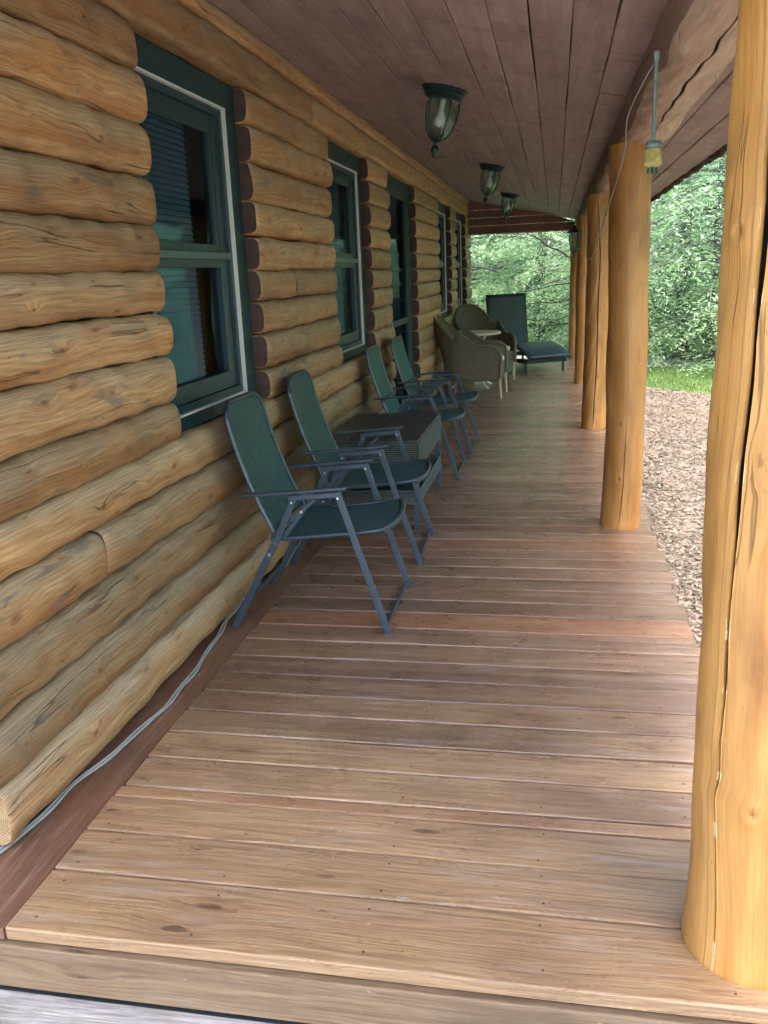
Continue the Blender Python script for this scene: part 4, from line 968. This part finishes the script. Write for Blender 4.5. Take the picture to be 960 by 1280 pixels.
spots = [(-.3, 20.6, 0, .3, 'behind the chaise lounge at the end of the deck'), (2.7, 16.1, 2, 1.2, 'rising behind the strip of grass'), (4.6, 15.4, 0, 2.2, 'right of the wood chip bed'), (1.2, 19.0, 2, 4, 'in the second row behind the last porch post'),
         (-2.3, 19.9, 2, .9, 'just past the far corner of the cabin'), (-5.4, 21.0, 1, 2, 'far left behind the cabin'), (4.4, 19.2, 1, 5, 'in the second row right of the grass'), (6.6, 12.4, 2, 3.3, 'standing right of the near wood chips'),
         (8.0, 8.6, 0, .8, 'opposite the side table'), (2.9, 20.6, 0, 1.9, 'tallest behind the grass strip'), (-1.6, 23.6, 0, 3.0, 'in the third row past the deck'), (8.8, 4.4, 1, 5.1, 'opposite the nearest chair'), (8.6, 16.2, 0, 4.4, 'at the right edge of the wood'), (-4.2, 24.5, 0, 1.1, 'hidden deep behind the cabin corner')]
for (x, y, k, rz, note) in spots:
    cm, tm, lab = kinds[k]; t = thing('conifer_tree', lab + ' ' + note, 'tree', (x, y, gz(x, y)), rz, 'conifer trees around the porch')
    for nm, me in (('crown', cm), ('trunk', tm)): o = bpy.data.objects.new(nm, me); COL.objects.link(o); o.parent = t
# tree with long bare limbs crossing the far opening
t = thing('bare_limbed_tree', 'tree with long bare grey limbs arching across the far end of the porch', 'tree', (2.25, 16.9, -.2))
mb = MB(); mb.tube([(0, 0, 0), (.03, .02, 1.5), (-.02, .05, 3.2), (.05, 0, 5)], [.13, .11, .09, .05], 12); mb.build('trunk', M['trunk'], t, smooth=True)
LB = [[(0, 0, 1.9), (-.8, -.1, 2.0), (-1.7, -.2, 1.86), (-2.3, -.3, 2.05), (-2.9, -.3, 2.45), (-3.4, -.2, 2.95), (-3.8, 0, 3.2)],
      [(0, 0, 2.7), (-.9, 0, 2.72), (-1.6, .1, 2.60), (-2.1, .1, 2.82), (-2.7, .2, 3.12), (-3.3, .2, 3.3)],
      [(0, 0, 1.3), (-.9, -.2, 1.62), (-1.6, -.3, 1.52), (-2.2, -.3, 1.40), (-2.9, -.3, 1.30)],
      [(0, 0, 1.1), (-.9, -.3, 1.28), (-1.6, -.3, 1.20), (-2.3, -.35, 1.08), (-3.0, -.3, 1.05)],
      [(0, 0, .9), (-.8, -.3, 1.08), (-1.6, -.3, .96), (-2.1, -.3, .82), (-2.8, -.3, .78), (-3.3, -.2, .86)],
      [(0, 0, .8), (-.9, -.4, .86), (-1.7, -.4, .74), (-2.4, -.4, .66), (-3.0, -.3, .50)], [(0, 0, 2.3), (-.9, .2, 2.4), (-1.7, .3, 2.1), (-2.4, .4, 2.5), (-2.9, .3, 2.2)]]
for q, l in enumerate(LB):
    mb = MB(); sp = smooth_pts(l, 6); n = len(sp); w = wav(q + 60, .03, (3, 7, 13)); r0 = .034 if q == 1 else (.026 if q == 0 else .018)
    sp = [p + Vector((0, w(p.x + 1), w(p.x))) for p in sp]; mb.tube(sp, [max(.005, r0 * (1 - .75 * k / n)) for k in range(n)], 7)
    rr = random.Random(q)
    for k in range(6, n - 2, 3):
        p = sp[k]; d = Vector((rr.uniform(-.5, .1), rr.uniform(-.2, .2), rr.uniform(-.4, .35))); mb.tube([p, p + d * .5 + Vector((0, 0, .02)), p + d], [.006, .004, .002], 5)
    mb.build('limb', M['trunk'], t, smooth=True)
# far wood behind: one mass
n = 150000; xx = RNG.uniform(-40, 45, n); yy = 30 + RNG.random(n) * 8 + .02 * xx ** 2 * 0; zz = RNG.random(n) ** .8 * (13 + 2 * np.sin(xx * .5) + 1.5 * np.sin(xx * 1.3)); C = np.stack([xx, yy, zz], 1)
sel = RNG.random(n) < .4; C[sel, 0], C[sel, 1] = 16 + RNG.random(sel.sum()) * 7, RNG.uniform(-25, 34, sel.sum())
A = unit(RNG.normal(0, 1, (n, 3)) * [1, 1, .6]); B = unit(np.cross(A, RNG.normal(0, 1, (n, 3)))); ls = RNG.uniform(.10, .26, (n, 1))
o = bpy.data.objects.new('distant_woods', fast_mesh('distant_woods', quads(C, A, B, ls, ls * .5), 4, np.stack([RNG.random(n), RNG.random(n) * .6, 0 * xx], 1), M['leafB'])); COL.objects.link(o); tag(o, 'dense green woods closing the view behind the conifers', 'woods', kind='stuff')

# ------------------------------------------------------------------ camera, light, world
cam = bpy.data.cameras.new('camera'); co = bpy.data.objects.new('camera', cam); COL.objects.link(co); scn.camera = co
yw, pt, rl = .19729208, .26456662, .04215999
f = Vector((-math.sin(yw) * math.cos(pt), math.cos(yw) * math.cos(pt), -math.sin(pt))); rt = Vector((math.cos(yw), math.sin(yw), 0)); dn = f.cross(rt)
r2 = math.cos(rl) * rt + math.sin(rl) * dn; d2 = -math.sin(rl) * rt + math.cos(rl) * dn
Rm = Matrix((r2, -d2, -f)).transposed(); co.matrix_world = Matrix.Translation((0, 0, 1.5)) @ Rm.to_4x4()
cam.sensor_fit = 'HORIZONTAL'; cam.sensor_width = 36; cam.lens = 1093.43 * 36 / 960; cam.clip_end = 2000; cam.clip_start = .05
el, az = math.radians(64), math.radians(150)      # high hazy sun on the open side, slightly behind the camera; azimuth from +y towards +x
sdir = Vector((math.sin(az) * math.cos(el), math.cos(az) * math.cos(el), math.sin(el)))
sl = bpy.data.lights.new('sun', 'SUN'); sl.energy = 5.6; sl.angle = math.radians(9); sl.color = (1, .965, .90)
so = bpy.data.objects.new('sun', sl); COL.objects.link(so); so.rotation_euler = sdir.to_track_quat('Z', 'Y').to_euler()
w = bpy.data.worlds.new('World'); scn.world = w; w.use_nodes = True; nt = w.node_tree
sk = nt.nodes.new('ShaderNodeTexSky'); sk.sky_type = 'NISHITA'; sk.sun_disc = False; sk.sun_elevation = el; sk.sun_rotation = az; sk.air_density = 1.2; sk.dust_density = 3.0
bg = nt.nodes['Background']; bg.inputs[1].default_value = 1.05; nt.links.new(sk.outputs[0], bg.inputs[0])
scn.view_settings.view_transform = 'Standard'; scn.view_settings.look = 'None'; scn.view_settings.exposure = 0
scn.cycles.max_bounces = 7; scn.cycles.diffuse_bounces = 4; scn.cycles.glossy_bounces = 2; scn.cycles.transmission_bounces = 5; scn.cycles.transparent_max_bounces = 10
scn.cycles.use_adaptive_sampling = True; scn.cycles.adaptive_threshold = .075; scn.cycles.adaptive_min_samples = 16
